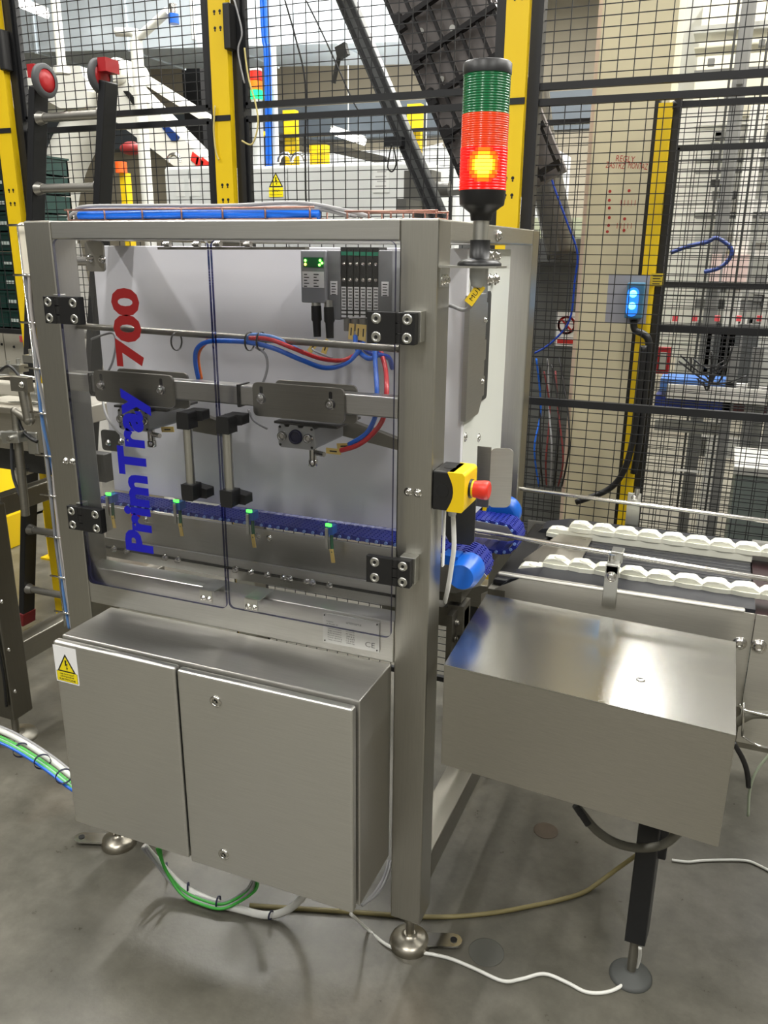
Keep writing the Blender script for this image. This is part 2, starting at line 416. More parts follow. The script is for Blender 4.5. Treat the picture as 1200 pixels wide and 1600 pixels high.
b.prism([(-.05, -.02), (.10, -.03), (.12, .0), (0, .03)], at(300, 660, y=.2), (1, 0, 0), (0, 0, 1), (0, .02, 0))
b.build('pusher_plate', STEELD, mach)

# blue modular belt with its steel side plate
def modular_belt(y0, y1, xa, xb, zt, r=.045, pitch=.0254, name='modular_belt'):
    b = MB(); L = xb-xa
    path = []
    n = int(L/pitch)
    for i in range(n): path.append((xa+i*pitch, zt, 0))
    m = max(5, int(math.pi*r/pitch)+1)
    for i in range(m+1): a = math.pi*i/m; path.append((xb+r*math.sin(a), zt-r+r*math.cos(a), a))
    for i in range(1, n): path.append((xb-i*pitch, zt-2*r, math.pi))
    for i in range(len(path)-1):
        x, z, a = path[i]; x2, z2, a2 = path[i+1]; am = (a+a2)/2 if abs(a-a2) < 2 else a
        d = V(math.cos(am), 0, -math.sin(am)); nn = V(math.sin(am), 0, math.cos(am))
        c = V((x+x2)/2, 0, (z+z2)/2)
        b.mat(0).obox(c + V(0, (y0+y1)/2, 0) - nn*.007, d*pitch*.30, V(0, (y1-y0)/2, 0), nn*.004)
        k = 6; wy = (y1-y0)/(2*k+1)
        for j in range(2*k+1):
            sh = pitch*.25 if j % 2 else -pitch*.25
            b.obox(c + d*sh + V(0, y0+wy*(j+.5), 0) - nn*.005, d*pitch*.42, V(0, wy*.42, 0), nn*.0055)
        b.mat(1).cyl(c + V(0, y0-.004, 0) - nn*.006, c + V(0, y0+.001, 0) - nn*.006, .0042, n=8)
        b.mat(0)
    b.build(name, [BLUEB, mat('blue_pin_plastic', (120, 150, 215), .4)], mach)
modular_belt(.215, .295, -1.09, .022, 1.040, .045)
modular_belt(.46, .54, -.9, .045, 1.045, .045)
b = MB().box((-1.06, .205, .900), (-.10, .211, 1.026)); b.mat(1)
for (u, v) in ((403, 838), (421, 841), (228, 812)): b.screw(at(u, v, y=.205), (0, -1, 0), .007, .005)
b.build('belt_side_plate', [STEEL, CHROME], mach, .001)
MB().screw(at(212, 803, y=.205), (0, -1, 0), .012, .004).build('red_button', RED, mach)
# slotted rail with adjusting nuts under the belt
b = MB(); b.box((-1.0, .12, .925), (-.08, .20, .931)); b.obox((-.54, .11, .945), (.46, 0, 0), (0, .004, .0), (0, .0, .027))
b.mat(1); b.box((-.99, .1045, .943), (-.11, .106, .950)); b.build('slotted_rail', [STEEL, INK], mach)
b = MB()
for u in (147, 178, 198, 258, 278, 368, 392, 418, 443, 453, 479, 489, 515):
    v = 838 + (u-147)*.169
    c = at(u, v, y=.104); c.z = .9465
    b.lathe(c, c+V(0, -.012, 0), [(0, .009), (.3, .009), (.31, .006), (1, .0055), (1, .003)], 10)
b.build('slot_nuts', CHROME, mach)
# lower gutter sheets
b = MB()
b.add([(-.95, .06, .905), (-.08, .06, .905), (-.08, .15, .870), (-.95, .15, .870), (-.95, .06, .902), (-.08, .06, .902), (-.08, .15, .867), (-.95, .15, .867)],
      [(0, 1, 2, 3), (7, 6, 5, 4), (0, 4, 5, 1), (3, 2, 6, 7)])
b.box((-.95, .55, .80), (-.25, .556, .88))
b.build('gutter_sheet', STEEL, mach)

# sensors with green light above the belt edge
def sensor(u, v, label):
    c = at(u, v, y=.17)
    t = thing('photo_sensor', label, 'sensor', (c.x, .185, c.z-.02), 'photo sensors along the blue belt')
    b = MB().box((c.x-.006, .17, c.z-.018), (c.x+.010, .197, c.z+.004)); b.build('housing', mat('blue_sensor_housing', (40, 95, 175), .4), t, .001)
    b = MB().prism(rrect(.016, .007, .003), (c.x-.010, .168, c.z+.004), (1, 0, 0), (0, 1, 0), (0, 0, .006)); b.build('status_light', mat('green_status_light', (60, 255, 60), .4, emit=6), t)
    b = MB().box((c.x-.009, .165, c.z-.055), (c.x-.001, .169, c.z)); b.build('bracket', ALU, t)
    b = MB().tube([(c.x+.002, .18, c.z-.018), (c.x+.003, .178, c.z-.04), (c.x+.008, .172, c.z-.065)], .0045); b.build('plug', mat('dark_green_plug', (30, 90, 60), .4), t)
    b = MB().bar((c.x+.006, .170, c.z-.055), (c.x+.012, .168, c.z-.09), .010, .002, (0, 1, 0)); b.build('cable_tag', YTAG, t)
sensor(170, 776, 'blue photo sensor at the far left end of the belt, by the left post')
sensor(276, 787, 'blue photo sensor with green light just right of the blue lettering')
sensor(390, 803, 'blue photo sensor with green light below the right door handle')
sensor(514, 825, 'rightmost blue photo sensor with green light beside the belt')

# angle latches on the cross beam
for u, v in ((330, 925), (400, 938)):
    c = at(u, v, y=-.012)
    b = MB(); b.box((c.x-.018, -.035, c.z+.012), (c.x+.024, .03, c.z+.014)); b.box((c.x-.018, -.035, c.z-.018), (c.x+.018, -.033, c.z+.013))
    b.mat(1).screw((c.x-.008, -.035, c.z-.008), (0, -1, 0), .0055, .006).screw((c.x+.009, -.035, c.z-.008), (0, -1, 0), .0055, .006)
    b.build('door_latch', [ALU, CHROME], mach)

# clear doors
ACR = clear('clear_acrylic', (250, 250, 252)); ACE = clear('acrylic_edge', (70, 72, 130), .25, True)
def acrylic_door(x0, x1, z0, z1):
    b = MB(); w, h = x1-x0, z1-z0
    poly = rrect(w, h, .014, 5); n = len(poly)
    a = [V(x0+x, -.030, z0+z) for x, z in poly]; c = [p + V(0, .008, 0) for p in a]
    b.add(a, [tuple(range(n))]); b.add(c, [tuple(reversed(range(n)))])
    b.mat(1).add(a + c, [(i, (i+1) % n, n+(i+1) % n, n+i) for i in range(n)])
    return b.build('clear_door', [ACR, ACE], mach)
dl = acrylic_door(-.921, -.5035, .900, 1.747)
dr = acrylic_door(-.4965, -.077, .905, 1.747)
def hinge(door, x0, x1, zc, fx):
    """fx: +1 frame leaf on the right"""
    b = MB(); h = .062; y = -.044
    xm = x0 + (x1-x0)*(.66 if fx > 0 else .38)
    b.box((x0, y, zc-h/2), (xm-.006, -.031, zc+h/2)); b.box((xm+.006, y, zc-h/2), (x1, -.024, zc+h/2))
    for k in range(3):
        b.cyl((xm, y+.008, zc-h/2+k*h/3+.001), (xm, y+.008, zc-h/2+(k+1)*h/3-.001), .0095, n=14)
    b.mat(1)
    for xx in ((x0 + xm-.006)/2 if fx > 0 else x0+.014, x1-.016 if fx < 0 else x1-.016):
        for zz in (-.018, .018):
            xx2 = x0+.02 if (fx > 0 and xx < xm) else xx
            b.lathe((xx2, y, zc+zz), (xx2, y-.002, zc+zz), [(0, .011), (1, .010), (1, .006), (.2, .0055)], 18)
            b.mat(2).cyl((xx2, y-.0003, zc+zz), (xx2, y-.0008, zc+zz), .004, n=6).mat(1)
    if fx > 0: b.box((x1-.03, -.0255, zc-h/2+.004), (x1+.006, 0, zc+h/2+.002))
    else: b.box((x0+.014, -.0255, zc-h/2+.004), (x0+.03, 0, zc+h/2+.004))
    b.build('hinge', [BLACK, ALU, INK], door, .0012)
p = at(92, 485, y=-.044); hinge(dl, at(66, 460, y=-.044).x, at(121, 463, y=-.044).x, p.z, -1)
p = at(130, 812, y=-.044); hinge(dl, at(106, 812, y=-.044).x, at(157, 812, y=-.044).x, p.z, -1)
p = at(612, 513, y=-.044); hinge(dr, at(573, 513, y=-.044).x, at(648, 513, y=-.044).x, p.z, 1)
p = at(607, 894, y=-.044); hinge(dr, at(572, 894, y=-.044).x, at(640, 894, y=-.044).x, p.z, 1)
def handle(door, ut, vt, ub, vb):
    a = at(ut, vt, y=-.075); c = at(ub, vb, y=-.075); x = a.x
    b = MB(); b.cyl((x, -.075, c.z), (x, -.075, a.z-.01), .0105)
    h = b.build('handle', ALU, door)
    for z, s in ((a.z, 1), (c.z, -1)):
        e = MB()
        e.prism([(-.014, 0), (.014, 0), (.016, -s*.012), (.016, -s*.038), (-.016, -s*.038), (-.016, -s*.012)][::-s], (x, -.092, z+s*.018), (1, 0, 0), (0, 0, 1), (0, .034, 0))
        e.prism([(-.014, 0), (.030, 0), (.030, -s*.022), (-.014, -s*.028)][::-s], (x, -.060, z+s*.018), (1, 0, 0), (0, 0, 1), (0, .030, 0))
        e.build('handle_end', BLACK, h if False else door, .003)
    return h
handle(dl, 292, 655, 300, 768); handle(dr, 354, 662, 362, 778)
NAVY = mat('blue_lettering', (8, 8, 165), .5); MAROON = mat('dark_red_lettering', (130, 12, 14), .5)
b = MB(); b.text('PrimTray', (-.6805, -.0305, 1.012), (0, 0, 1), (-1, 0, 0), w=.405, h=.108, depth=.0004, bold=.045)
b.build('lettering', NAVY, dl, label='dark blue vertical lettering')
b = MB(); b.text('700', (-.688, -.0305, 1.468), (0, 0, 1), (-1, 0, 0), w=.176, h=.079, depth=.0004, bold=.045)
b.build('lettering', MAROON, dl, label='dark red vertical number')

# type plate
a = at(504, 956, y=-.004); c = at(594, 1016, y=-.004)
tp = thing('type_plate', 'small engraved metal type plate with CE mark on the beam above the cabinet', 'plate', ((a.x+c.x)/2, -.003, (a.z+c.z)/2))
z1 = .925; z0 = .850; x0, x1 = a.x, c.x-.003
b = MB().box((x0, -.0035, z0), (x1, 0, z1)); b.mat(1)
for xx in (x0+.005, x1-.005):
    for zz in (z0+.005, z1-.005): b.cyl((xx, -.0035, zz), (xx, -.005, zz), .0018, n=8)
b.build('plate', [mat('engraved_aluminium', (205, 205, 202), .45, .35), INK], tp)
b = MB(); y = -.0036; W_ = x1-x0
for i, (l, r) in enumerate((('Nazwa maszyny', 'PrimTray 700'), ('Typ maszyny', 'PT 700.01'), ('Rok budowy', '2022'), ('Numer seryjny', '22.034'), ('Moc [kW]', '1.5 kW'), ('Masa maszyny', '280 kg'))):
    z = z0 + .036 - i*.0058
    b.text(l, (x0+W_*.09, y, z), (1, 0, 0), (0, 0, 1), h=.0036, w=W_*.25, depth=.0003); b.text(r, (x0+W_*.42, y, z), (1, 0, 0), (0, 0, 1), h=.0036, w=W_*.15, depth=.0003)
b.text('Producent', (x0+W_*.07, y, z0+.054), (1, 0, 0), (0, 0, 1), h=.0035, w=W_*.12, depth=.0003)
b.text('ul. Prosta 12', (x0+W_*.07, y, z0+.048), (1, 0, 0), (0, 0, 1), h=.0035, w=W_*.2, depth=.0003)
b.box((x0+.006, y-.0002, z0+.0435), (x1-.006, y, z0+.044))
b.build('printed_text', INK, tp)
b = MB(); b.text('CE', (x0+W_*.76, y, z0+.009), (1, 0, 0), (0, 0, 1), h=.013, w=.024, depth=.0003); b.text('artimarta', (x0+W_*.42, y, z0+.058), (1, 0, 0), (0, 0, 1), h=.006, w=W_*.27, depth=.0003)
b.build('printed_mark', mat('grey_ink', (95, 95, 95), .5), tp)

# ------------------------------------------------------------------ valve terminal
va = at(470, 392, y=.20); ve = at(612, 500, y=.20)
vt = thing('valve_terminal', 'grey pneumatic valve terminal with six valves and green LEDs, upper right inside the machine', 'valve block', ((va.x+ve.x)/2, .25, va.z-.1))
Y = .20
def pt(u, v, y=Y): return at(u, v, y=y)
ztop = va.z; 
def fbox(b, u0, v0, u1, v1, y0, d=.0):
    p = at(u0, v0, y=y0); q = at(u1, v1, y=y0); b.box((p.x, y0, q.z), (q.x, y0+(d or .03), p.z)); return p, q
b = MB(); fbox(b, 507, 391, 532, 500, Y, .05); fbox(b, 591, 391, 612, 505, Y, .05); b.build('end_block', GREY, vt, .002)
b = MB(); fbox(b, 532, 386, 591, 496, Y+.012, .05); b.build('manifold', BLACK, vt)
b = MB(); fbox(b, 469, 391, 509, 474, Y-.012, .05); b.build('fieldbus_module', mat('grey_module', (140, 142, 146), .45), vt, .003)
b = MB(); fbox(b, 474, 402, 505, 418, Y-.0135, .0014); b.build('display_window', mat('green_display', (20, 90, 50), .3), vt)
b = MB()
for (u, v) in ((477, 407), (500, 407), (499, 414), (503, 411)): p = at(u, v, y=Y-.015); b.sphere(p, .003, 8, 6)
b.mat(1); p = at(477, 413, y=Y-.015); b.sphere(p, .003, 8, 6)
b.build('indicator_light', [mat('green_led', (120, 255, 90), .4, emit=7), mat('amber_led', (255, 220, 90), .4, emit=6)], vt)
b = MB(); fbox(b, 472, 424, 506, 450, Y-.0135, .0014); b.mat(1)
for i in range(5):
    for j in range(2):
        p = at(475 + j*15, 428 + i*4.6, y=Y-.0138); b.box((p.x, p.y-.0002, p.z-.0022), (p.x + (.013 if (i+j) % 2 else .008), p.y, p.z))
b.build('label_plate', [LABELW, INK], vt)
for (u0, v0, u1, v1) in ((516, 439, 527, 461), (596, 440, 607, 463)):
    b = MB(); p, q = fbox(b, u0, v0, u1, v1, Y-.001, .001); b.mat(1)
    for i in range(5): b.box((p.x+.003, Y-.0013, p.z-.005-i*.006), (q.x-.003-.002*(i % 2), Y-.001, p.z-.007-i*.006))
    b.build('label_plate', [LABELW, INK], vt)
for k in range(6):
    u = 537 + k*10; dv = k*.2
    b = MB()
    b.mat(0); fbox(b, u-4.2, 388+dv, u+4.2, 493+dv, Y+.004, .02)
    b.mat(1); fbox(b, u-4, 393+dv, u+4, 399+dv, Y+.0025, .002)
    b.mat(2); b.screw(at(u, 412+dv, y=Y+.004), (0, -1, 0), .003, .003); b.screw(at(u, 437+dv, y=Y+.004), (0, -1, 0), .003, .003)
    b.mat(3); p, q = fbox(b, u-3.6, 448+dv, u+3.6, 484+dv, Y+.002, .002)
    fbox(b, u-3.6, 486+dv, u+3.6, 490+dv, Y+.002, .002); fbox(b, u-3.6, 492+dv, u+3.6, 496+dv, Y+.002, .002)
    b.mat(4)
    for i in range(7): b.box((p.x+.001+.001*(i % 3), Y+.0017, p.z-.003-i*.0068), (q.x-.001, Y+.002, p.z-.0065-i*.0068))
    b.build('valve', [BLACK, mat('green_clip', (20, 120, 90), .4), CHROME, LABELW, mat('label_print', (120, 120, 120), .5)], vt)
b = MB()
for u in (543, 555, 567, 580): p = at(u, 506, y=Y+.01); b.cyl((p.x, p.y, p.z+.012), (p.x, p.y, p.z-.016), .009, n=12)
b.build('push_in_fitting', mat('grey_fitting', (120, 118, 110), .4), vt)
for (u, v) in ((494, 482), (514, 484)):
    p = at(u, v, y=Y); b = MB()
    b.mat(1).cyl((p.x, Y, p.z+.022), (p.x, Y, p.z+.004), .011); b.mat(0)
    b.lathe((p.x, Y, p.z+.006), (p.x+.004, Y-.004, p.z-.065), [(0, .012), (.45, .0125), (.5, .010), (1, .009)], 14); b.build('cable_plug', [BLACK, ALU], vt)
# cable tags
def ctag(u, v, y, ang, label=None, L=.036, w=.013, txt=None):
    c = at(u, v, y=y); d = V(math.cos(ang), 0, math.sin(ang)); n = V(-math.sin(ang), 0, math.cos(ang))
    b = MB(); b.obox(c, d*L/2, V(0, .0012, 0), n*w/2); b.mat(1)
    if txt: b.text(txt, c - d*L*.3 - n*w*.22 - V(0, .0014, 0), d, n, w=L*.6, h=w*.45, depth=.0002)
    else: b.obox(c-V(0, .0014, 0), d*L*.25, V(0, .0001, 0), n*w*.12)
    return b
ct = 'yellow cable tags inside the machine'
for (u, v, y, a, lab) in ((490, 541, .18, .85, 'yellow cable tag below the left plug of the valve terminal'), (509, 542, .18, 1.2, 'yellow cable tag below the right plug of the valve terminal'),
                    (549, 518, .19, 1.5, 'leftmost yellow tag under the valve terminal'), (560, 519, .19, 1.5, 'middle yellow tag under the valve terminal'), (568, 520, .187, 1.5, 'yellow tag under the valve terminal, beside the hinge'),
                    (521, 705, .05, .0, 'yellow tag on the red hose at the right cylinder'), (538, 697, .07, .12, 'yellow tag on the blue hose at the right cylinder'),
                    (262, 671, .05, .1, 'orange yellow tag at the left cylinder, left of the door handle')):
    tag(ctag(u, v, y, a).build('cable_tag', [YTAG, INK]), lab, 'cable tag', ct)

# hoses
def hose(pts, r, m, label, name='air_hose', cat='hose', group=None):
    return tag(MB().tube(pts, r).build(name, m), label, cat, group)
def P(*l, y=.05): return [at(u, v, y=(yy[0] if yy else y)) for u, v, *yy in l]
hose(P((570, 535, .16), (545, 565, .14), (510, 575, .1), (470, 562, .06), (430, 545, .045), (395, 536, .042), (360, 533, .042), (325, 534, .045), (308, 545, .05), (305, 565, .06), (310, 592, .075)), .0055, BLUET, 'blue air hose running along the round rod from the left cylinder to the valve terminal')
hose(P((560, 552, .16), (535, 563, .13), (500, 560, .09), (460, 545, .05), (420, 530, .040), (390, 528, .04)), .005, REDT, 'red air hose sagging between the valve terminal and the round rod')
hose(P((325, 532, .055), (313, 545, .06), (309, 562, .07), (314, 592, .08)), .005, ORANGE, 'orange air hose bending down beside the blue one at the round rod')
hose(P((475, 552, .1), (450, 538, .06), (425, 527, .045), (395, 524, .045), (385, 532, .045)), .0055, mat('light_blue_hose', (95, 140, 205), .35), 'pale blue hose bundled on top of the round rod')
hose(P((583, 505, .19), (586, 560, .15), (589, 610, .08), (588, 640, .06), (583, 660, .06), (570, 680, .05), (545, 695, .05)), .0058, BLUET, 'blue air hose dropping past the cross bar to the right cylinder')
hose(P((592, 540, .19), (602, 575, .15), (604, 610, .08), (600, 650, .06), (585, 675, .05), (560, 695, .045), (532, 704, .045)), .0058, REDT, 'red air hose dropping past the cross bar to the right cylinder')
hose(P((555, 525, .19), (558, 545, .17), (575, 560, .15), (590, 555, .17), (596, 545, .2)), .006, BLUET, 'short blue hose loop under the valve terminal')
hose(P((560, 530, .2), (575, 550, .18), (595, 555, .17), (608, 560, .2), (613, 575, .25)), .006, mat('deep_blue_hose', (12, 60, 165), .3), 'dark blue hose curling behind the upper right hinge')
hose(P((400, 543, .05), (414, 553, .045), (418, 572, .045), (412, 595, .046), (404, 604, .06)), .003, GREYC, 'thin grey cable from the round rod to the cross bar', 'cable', 'cable')
hose(P((388, 640, .06), (395, 655, .05), (405, 663, .045), (418, 670, .05)), .003, GREYC, 'thin grey cable under the cross bar at the right cylinder', 'cable', 'cable')
hose(P((143, 530, .1), (165, 522, .08), (178, 522, .07), (181, 540, .065), (176, 565, .06), (168, 582, .06)), .0028, GREYC, 'thin grey cable looping from the round rod down to the left plate', 'cable', 'cable')
hose(P((160, 620, .06), (163, 640, .04), (172, 660, .03), (190, 680, .03), (205, 690, .035), (225, 690, .05)), .0032, WHITEC, 'pale cable curving round the left cylinder', 'cable', 'cable')
hose(P((520, 560, .16), (495, 550, .16), (488, 545, .17)), .0028, GREYC, 'short grey cable ending at the yellow tags under the valve terminal', 'cable', 'cable')
b = MB()
for u in (393, 411, 279): p = at(u, 533, y=.06); b.lathe((p.x-.002, .052, p.z), (p.x+.002, .052, p.z), [(0, .020), (0, .0215), (1, .0215), (1, .020)], 20, cap=False)
b.build('hose_ties', BLACK, mach)

# ------------------------------------------------------------------ cables on top of the machine
tr = thing('wire_cable_tray', 'wire basket cable tray on top of the machine frame', 'cable tray', (-.5, .1, HM))
b = MB()
for y in (.03, .11): b.tube([(-.93, y, HM+.024), (-.28, y, HM+.024)], .0022, 6)
for y in (.04, .075, .11): b.tube([(-.93, y, HM+.002), (-.28, y, HM+.002)], .0022, 6)
for i in range(7):
    x = -.92 + i*.105
    b.tube([(x, .03, HM+.026), (x, .03, HM+.002), (x, .11, HM+.002), (x, .11, HM+.026)], .0022, 6, smooth=False)
b.build('wire_basket', mat('copper_tinted_wire', (165, 125, 112), .35, .8), tr)
b = MB()
for y in (.05, .12): b.tube([(-.22, y, HM+.016), (-.02, y, HM+.016)], .0022, 6)
for i in range(5):
    x = -.215 + i*.048
    b.tube([(x, .05, HM+.018), (x, .05, HM+.001), (x, .12, HM+.001), (x, .12, HM+.018)], .0022, 6, smooth=False)
b.build('wire_basket', mat('copper_tinted_wire', (165, 125, 112), .35, .8), tr)
hose([(-.90, .045, HM+.012), (-.6, .042, HM+.013), (-.4, .045, HM+.011), (-.28, .055, HM+.011)], .0095, mat('bright_blue_hose', (8, 110, 235), .3), 'thick bright blue hose lying in the wire tray on top of the machine')
for i in range(5):
    z = HM + .022 + .0022*i; y = .05 + .014*(i % 4)
    hose([(-.94+.01*i, y, HM+.004), (-.90, y, z), (-.7, y+.006*math.sin(i), z+.001), (-.5, y-.005, z-.001), (-.33, y, z+.003*(i % 3)), (-.27+.01*i, y+.01, HM+.02), (-.22+.01*i, y+.02, HM+.008)], .0042, GREYC, ('lowest', 'second lowest', 'middle', 'second highest', 'topmost')[i] + ' of the grey cables lying over the blue hose in the top wire tray', 'cable', 'cable', 'grey cables in the top tray')

# ------------------------------------------------------------------ vertical wire tray and cables on the left side
vtx, vty = -1.050, .03
tr = thing('wire_cable_tray', 'vertical wire cable tray fixed along the left post of the machine', 'cable tray', (vtx, vty, 1.3))
b = MB()
b.tube([(vtx-.028, vty, HM-.01), (vtx-.028, vty, .72)], .003, 6)
for v in (352, 430, 504, 575, 645, 711, 773, 838, 900, 955):
    z = at(45 + (v-352)*.11, v, y=.03).z
    b.tube([(vtx-.045, vty-.015, z), (vtx+.019, vty-.015, z)], .0028, 6)
b.build('wire_rungs', CHROME, tr)
b = MB(); b.prism(rrect(.048, .14, .014), (-1.080, .03, HM-.142), (1, 0, 0), (0, 0, 1), (0, .045, 0)); b.build('cover_strip', CREAMP, tr)
for i, (m, dx, lab) in enumerate(((mat('steel_blue_cable', (85, 125, 180), .45), -.012, 'steel blue cable'), (GREYC, -.004, 'grey cable'), (mat('warm_grey_cable', (175, 170, 168), .45), .003, 'light grey cable'), (WHITEC, .009, 'white cable'), (mat('mid_grey_cable', (125, 128, 135), .45), -.018, 'dark grey cable'), (YELLOW, .0, 'yellow earth wire'))):
    pts = []
    for k in range(13 if i != 5 else 3):
        z = HM - .12 - k*.079
        pts.append((vtx+dx+.006*math.sin(k*1.1+i*1.7), vty-.004*(i % 3)+.006*math.cos(k*.8+i), z))
    hose(pts, .0034 if i == 5 else .0042, m, lab + ' tied along the vertical wire tray left of the machine', 'cable', 'cable')
# ------------------------------------------------------------------ control cabinet
def sign_triangle(b, o, w, xd=(1, 0, 0), zd=(0, 0, 1), nrm=(0, -1, 0), m0=0):
    """yellow triangle with black border and lightning bolt; o bottom-left corner"""
    o = Vector(o); xd = Vector(xd); zd = Vector(zd); n = Vector(nrm); h = w*.87
    b.mat(m0).prism([(0, 0), (w, 0), (w/2, h)], o + n*.0002, xd, zd, n*.0002)
    k = .10; b.mat(m0+1).prism([(w*k*1.1, h*k*.65), (w*(1-k*1.1), h*k*.65), (w/2, h*(1-k*1.5))], o + n*.0005, xd, zd, n*.0002)
    bolt = [(.46, .66), (.56, .66), (.515, .44), (.60, .50), (.555, .24), (.60, .25), (.54, .12), (.50, .25), (.53, .25), (.54, .40), (.45, .33)]
    b.mat(m0).prism([(x*w, y*h) for x, y in bolt], o + n*.0008, xd, zd, n*.0002)
BX0, BX1, BY, BZ0, BZ1 = -.886, -.0845, -.208, .296, .827
cab = thing('control_cabinet', 'brushed stainless steel two-door control cabinet on the machine front', 'cabinet', ((BX0+BX1)/2, -.1, BZ0))
MB().box((BX0+.004, -.180, BZ0), (BX1, -.001, BZ1)).build('body', steel('stainless_steel_cabinet', (192, 190, 185), .40, stretch=(2, 60, 60)), cab, .003)
xm = -.5295
DOORM = steel('stainless_steel_door', (212, 211, 206), .38, .04, stretch=(2, 60, 110), aniso=.6)
d1 = MB().box((BX0, BY, BZ0+.004), (xm-.0025, -.186, BZ1-.004)).build('door', DOORM, cab, .006, 3)
d2 = MB().box((xm+.0025, BY, BZ0-.002), (BX1-.005, -.186, BZ1-.006)).build('door', DOORM, cab, .006, 3)
MB().box((BX0+.02, -.187, BZ0+.02), (BX1-.016, -.179, BZ1-.016)).build('gasket', BLACK, cab)
for (u, v) in ((337, 1096), (350, 1335)):
    c = at(u, v, y=BY)
    b = MB(); b.lathe(c, c+V(0, -.006, 0), [(0, .0145), (.4, .0145), (.7, .012), (.75, .0095), (.75, .008), (.2, .0075)], 24)
    b.mat(1).cyl(c+V(0, -.0005, 0), c+V(0, -.003, 0), .0075, n=3); b.mat(0).lathe(c, c+V(0, -.004, 0), [(0, .0035), (1, .003)], 8)
    b.build('lock', [CHROME, INK], d2)
b = MB(); p = at(80, 1004, y=BY); q = at(128, 1076, y=BY); x0 = p.x+.004; w = .070; zt = BZ1-.014; hh = .098
b.mat(0).prism([(0, 0), (w, 0), (w, hh), (0, hh)], (x0, BY, zt-hh), (1, 0, 0), (0, 0, 1), (0, -.0006, 0))
sign_triangle(b, (x0+.007, BY-.0006, zt-.068), w-.014, m0=1)
b.mat(1).prism(rrect(w-.006, .027, .001), (x0+.003, BY-.0006, zt-hh+.003), (1, 0, 0), (0, 0, 1), (0, -.0002, 0))
b.mat(2).prism(rrect(w-.0075, .0255, .001), (x0+.00375, BY-.0008, zt-hh+.00375), (1, 0, 0), (0, 0, 1), (0, -.0002, 0))
b.mat(1)
for i, t in enumerate(('NIE DOTYKAĆ', 'URZĄDZENIE', 'ELEKTRYCZNE')): b.text(t, (x0+w/2, BY-.001, zt-hh+.0215-i*.0075), (1, 0, 0), (0, 0, 1), w=w*(.62, .60, .70)[i], h=.0052, depth=.0002, align='C', bold=.025)
b.build('warning_label', [LABELW, INK, YSIGN], d1, label='yellow electric shock warning label')

# ------------------------------------------------------------------ emergency stop
es = thing('emergency_stop', 'yellow and black emergency stop box with red button on the right post', 'emergency stop button', (0, .045, 1.25))
ey0, ey1, ez0, ez1 = .005, .092, 1.207, 1.292
b = MB()
b.box((0, ey0, ez0), (.058, ey1, ez1))
b.mat(1)
for (c, d) in ((V(.028, ey0, (ez0+ez1)/2), V(0, -.0008, 0)), (V(.03, (ey0+ey1)/2, ez1), V(0, 0, .0008))): b.cyl(c, c+d, .016, n=24)
b.build('back_box', [BLACK, mat('matt_black_plastic', (12, 12, 12), .7)], es, .003)
prof = [(.085, 0), (.085, .085), (.048, .085)] + [(.048 + .020*math.sin(math.pi*i/8), .085*(1-i/8)) for i in range(1, 8)] + [(.048, 0)]
b = MB()
prof = [(.088, .006), (.088, .079), (.082, .085), (.040, .085)] + [(.040 + .018*math.sin(math.pi*i/8), .085*(1-i/8)) for i in range(1, 8)] + [(.040, 0), (.082, 0)]
b.prism(prof, (0, ey0-.002, ez0), (1, 0, 0), (0, 0, 1), (0, ey1-ey0+.004, 0))
prof2 = [(.058, .0855), (.058, .0)]
b.build('yellow_cover', YELLOW, es, .002)
cy, cz = (ey0+ey1)/2, (ez0+ez1)/2
b = MB().lathe((.087, cy, cz), (.094, cy, cz), [(0, .021), (1, .020)], 24); b.build('collar', BLACK, es)
b = MB().lathe((.093, cy, cz), (.100, cy, cz), [(0, .0185), (1, .018)], 24); b.build('yellow_ring', YELLOW, es)
b = MB().lathe((.098, cy, cz), (.140, cy, cz), [(0, .018), (.15, .0185), (.6, .0205), (.85, .0205), (.95, .019), (1, .015)], 28); b.build('push_button', RED, es, label='red mushroom push button')
b = MB().lathe((.04, cy, ez0), (.04, cy, ez0-.022), [(0, .018), (.3, .018), (.6, .012), (1, .010)], 16); b.build('cable_gland', mat('grey_gland', (170, 172, 170), .5), es)
es.scale.x = .8
hose([(.034, cy, ez0-.02), (.038, cy+.002, ez0-.09), (.032, cy+.01, ez0-.14), (.02, cy+.03, ez0-.20), (.0, cy+.07, ez0-.26)], .0055, WHITEC, 'pale cable dropping from the emergency stop box', 'cable', 'cable')
b = MB(); b.box((.012, .055, 1.06), (.016, .066, 1.195)); b.build('cable_shield', WHITE, es)

# ------------------------------------------------------------------ signal tower on the right post
LX, LY = .070, .045
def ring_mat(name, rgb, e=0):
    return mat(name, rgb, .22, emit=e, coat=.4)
TY = thing('signal_tower', 'large signal tower light, green and orange with the red lamp lit, on the right post', 'signal light', (LX, LY, 1.70))
def lens(z0, z1, r, m, name, lab=None, glow=False):
    prof = []; n = 15
    for i in range(n):
        for t, rr in ((.0, r), (.5, r), (.6, r*.982), (.92, r*.982)): prof.append(((i+t)/n, rr))
    prof.append((1, r))
    o = MB().lathe((LX, LY, z0), (LX, LY, z1), prof, 40).build(name, m, TY)
    if lab: o['label'] = lab
    return o
zz = [at(756, v, y=LY).z for v in (412, 405, 375, 345, 330, 298, 232, 180, 118, 98)]
zb, z1, z2, z3, z4, zr0, zr1, zo1, zg1, ztp = zz
R = .0445
b = MB().lathe((LX, LY, zb-.004), (LX, LY, z2), [(0, .043), (.10, .043), (.22, .036), (.28, .022), (.3, .0195), (1, .0195)], 32); b.build('foot', BLACK, TY)
b = MB().lathe((LX, LY, z2), (LX, LY, z3), [(0, .0155), (1, .0155)], 24); b.build('tube', ALU, TY)
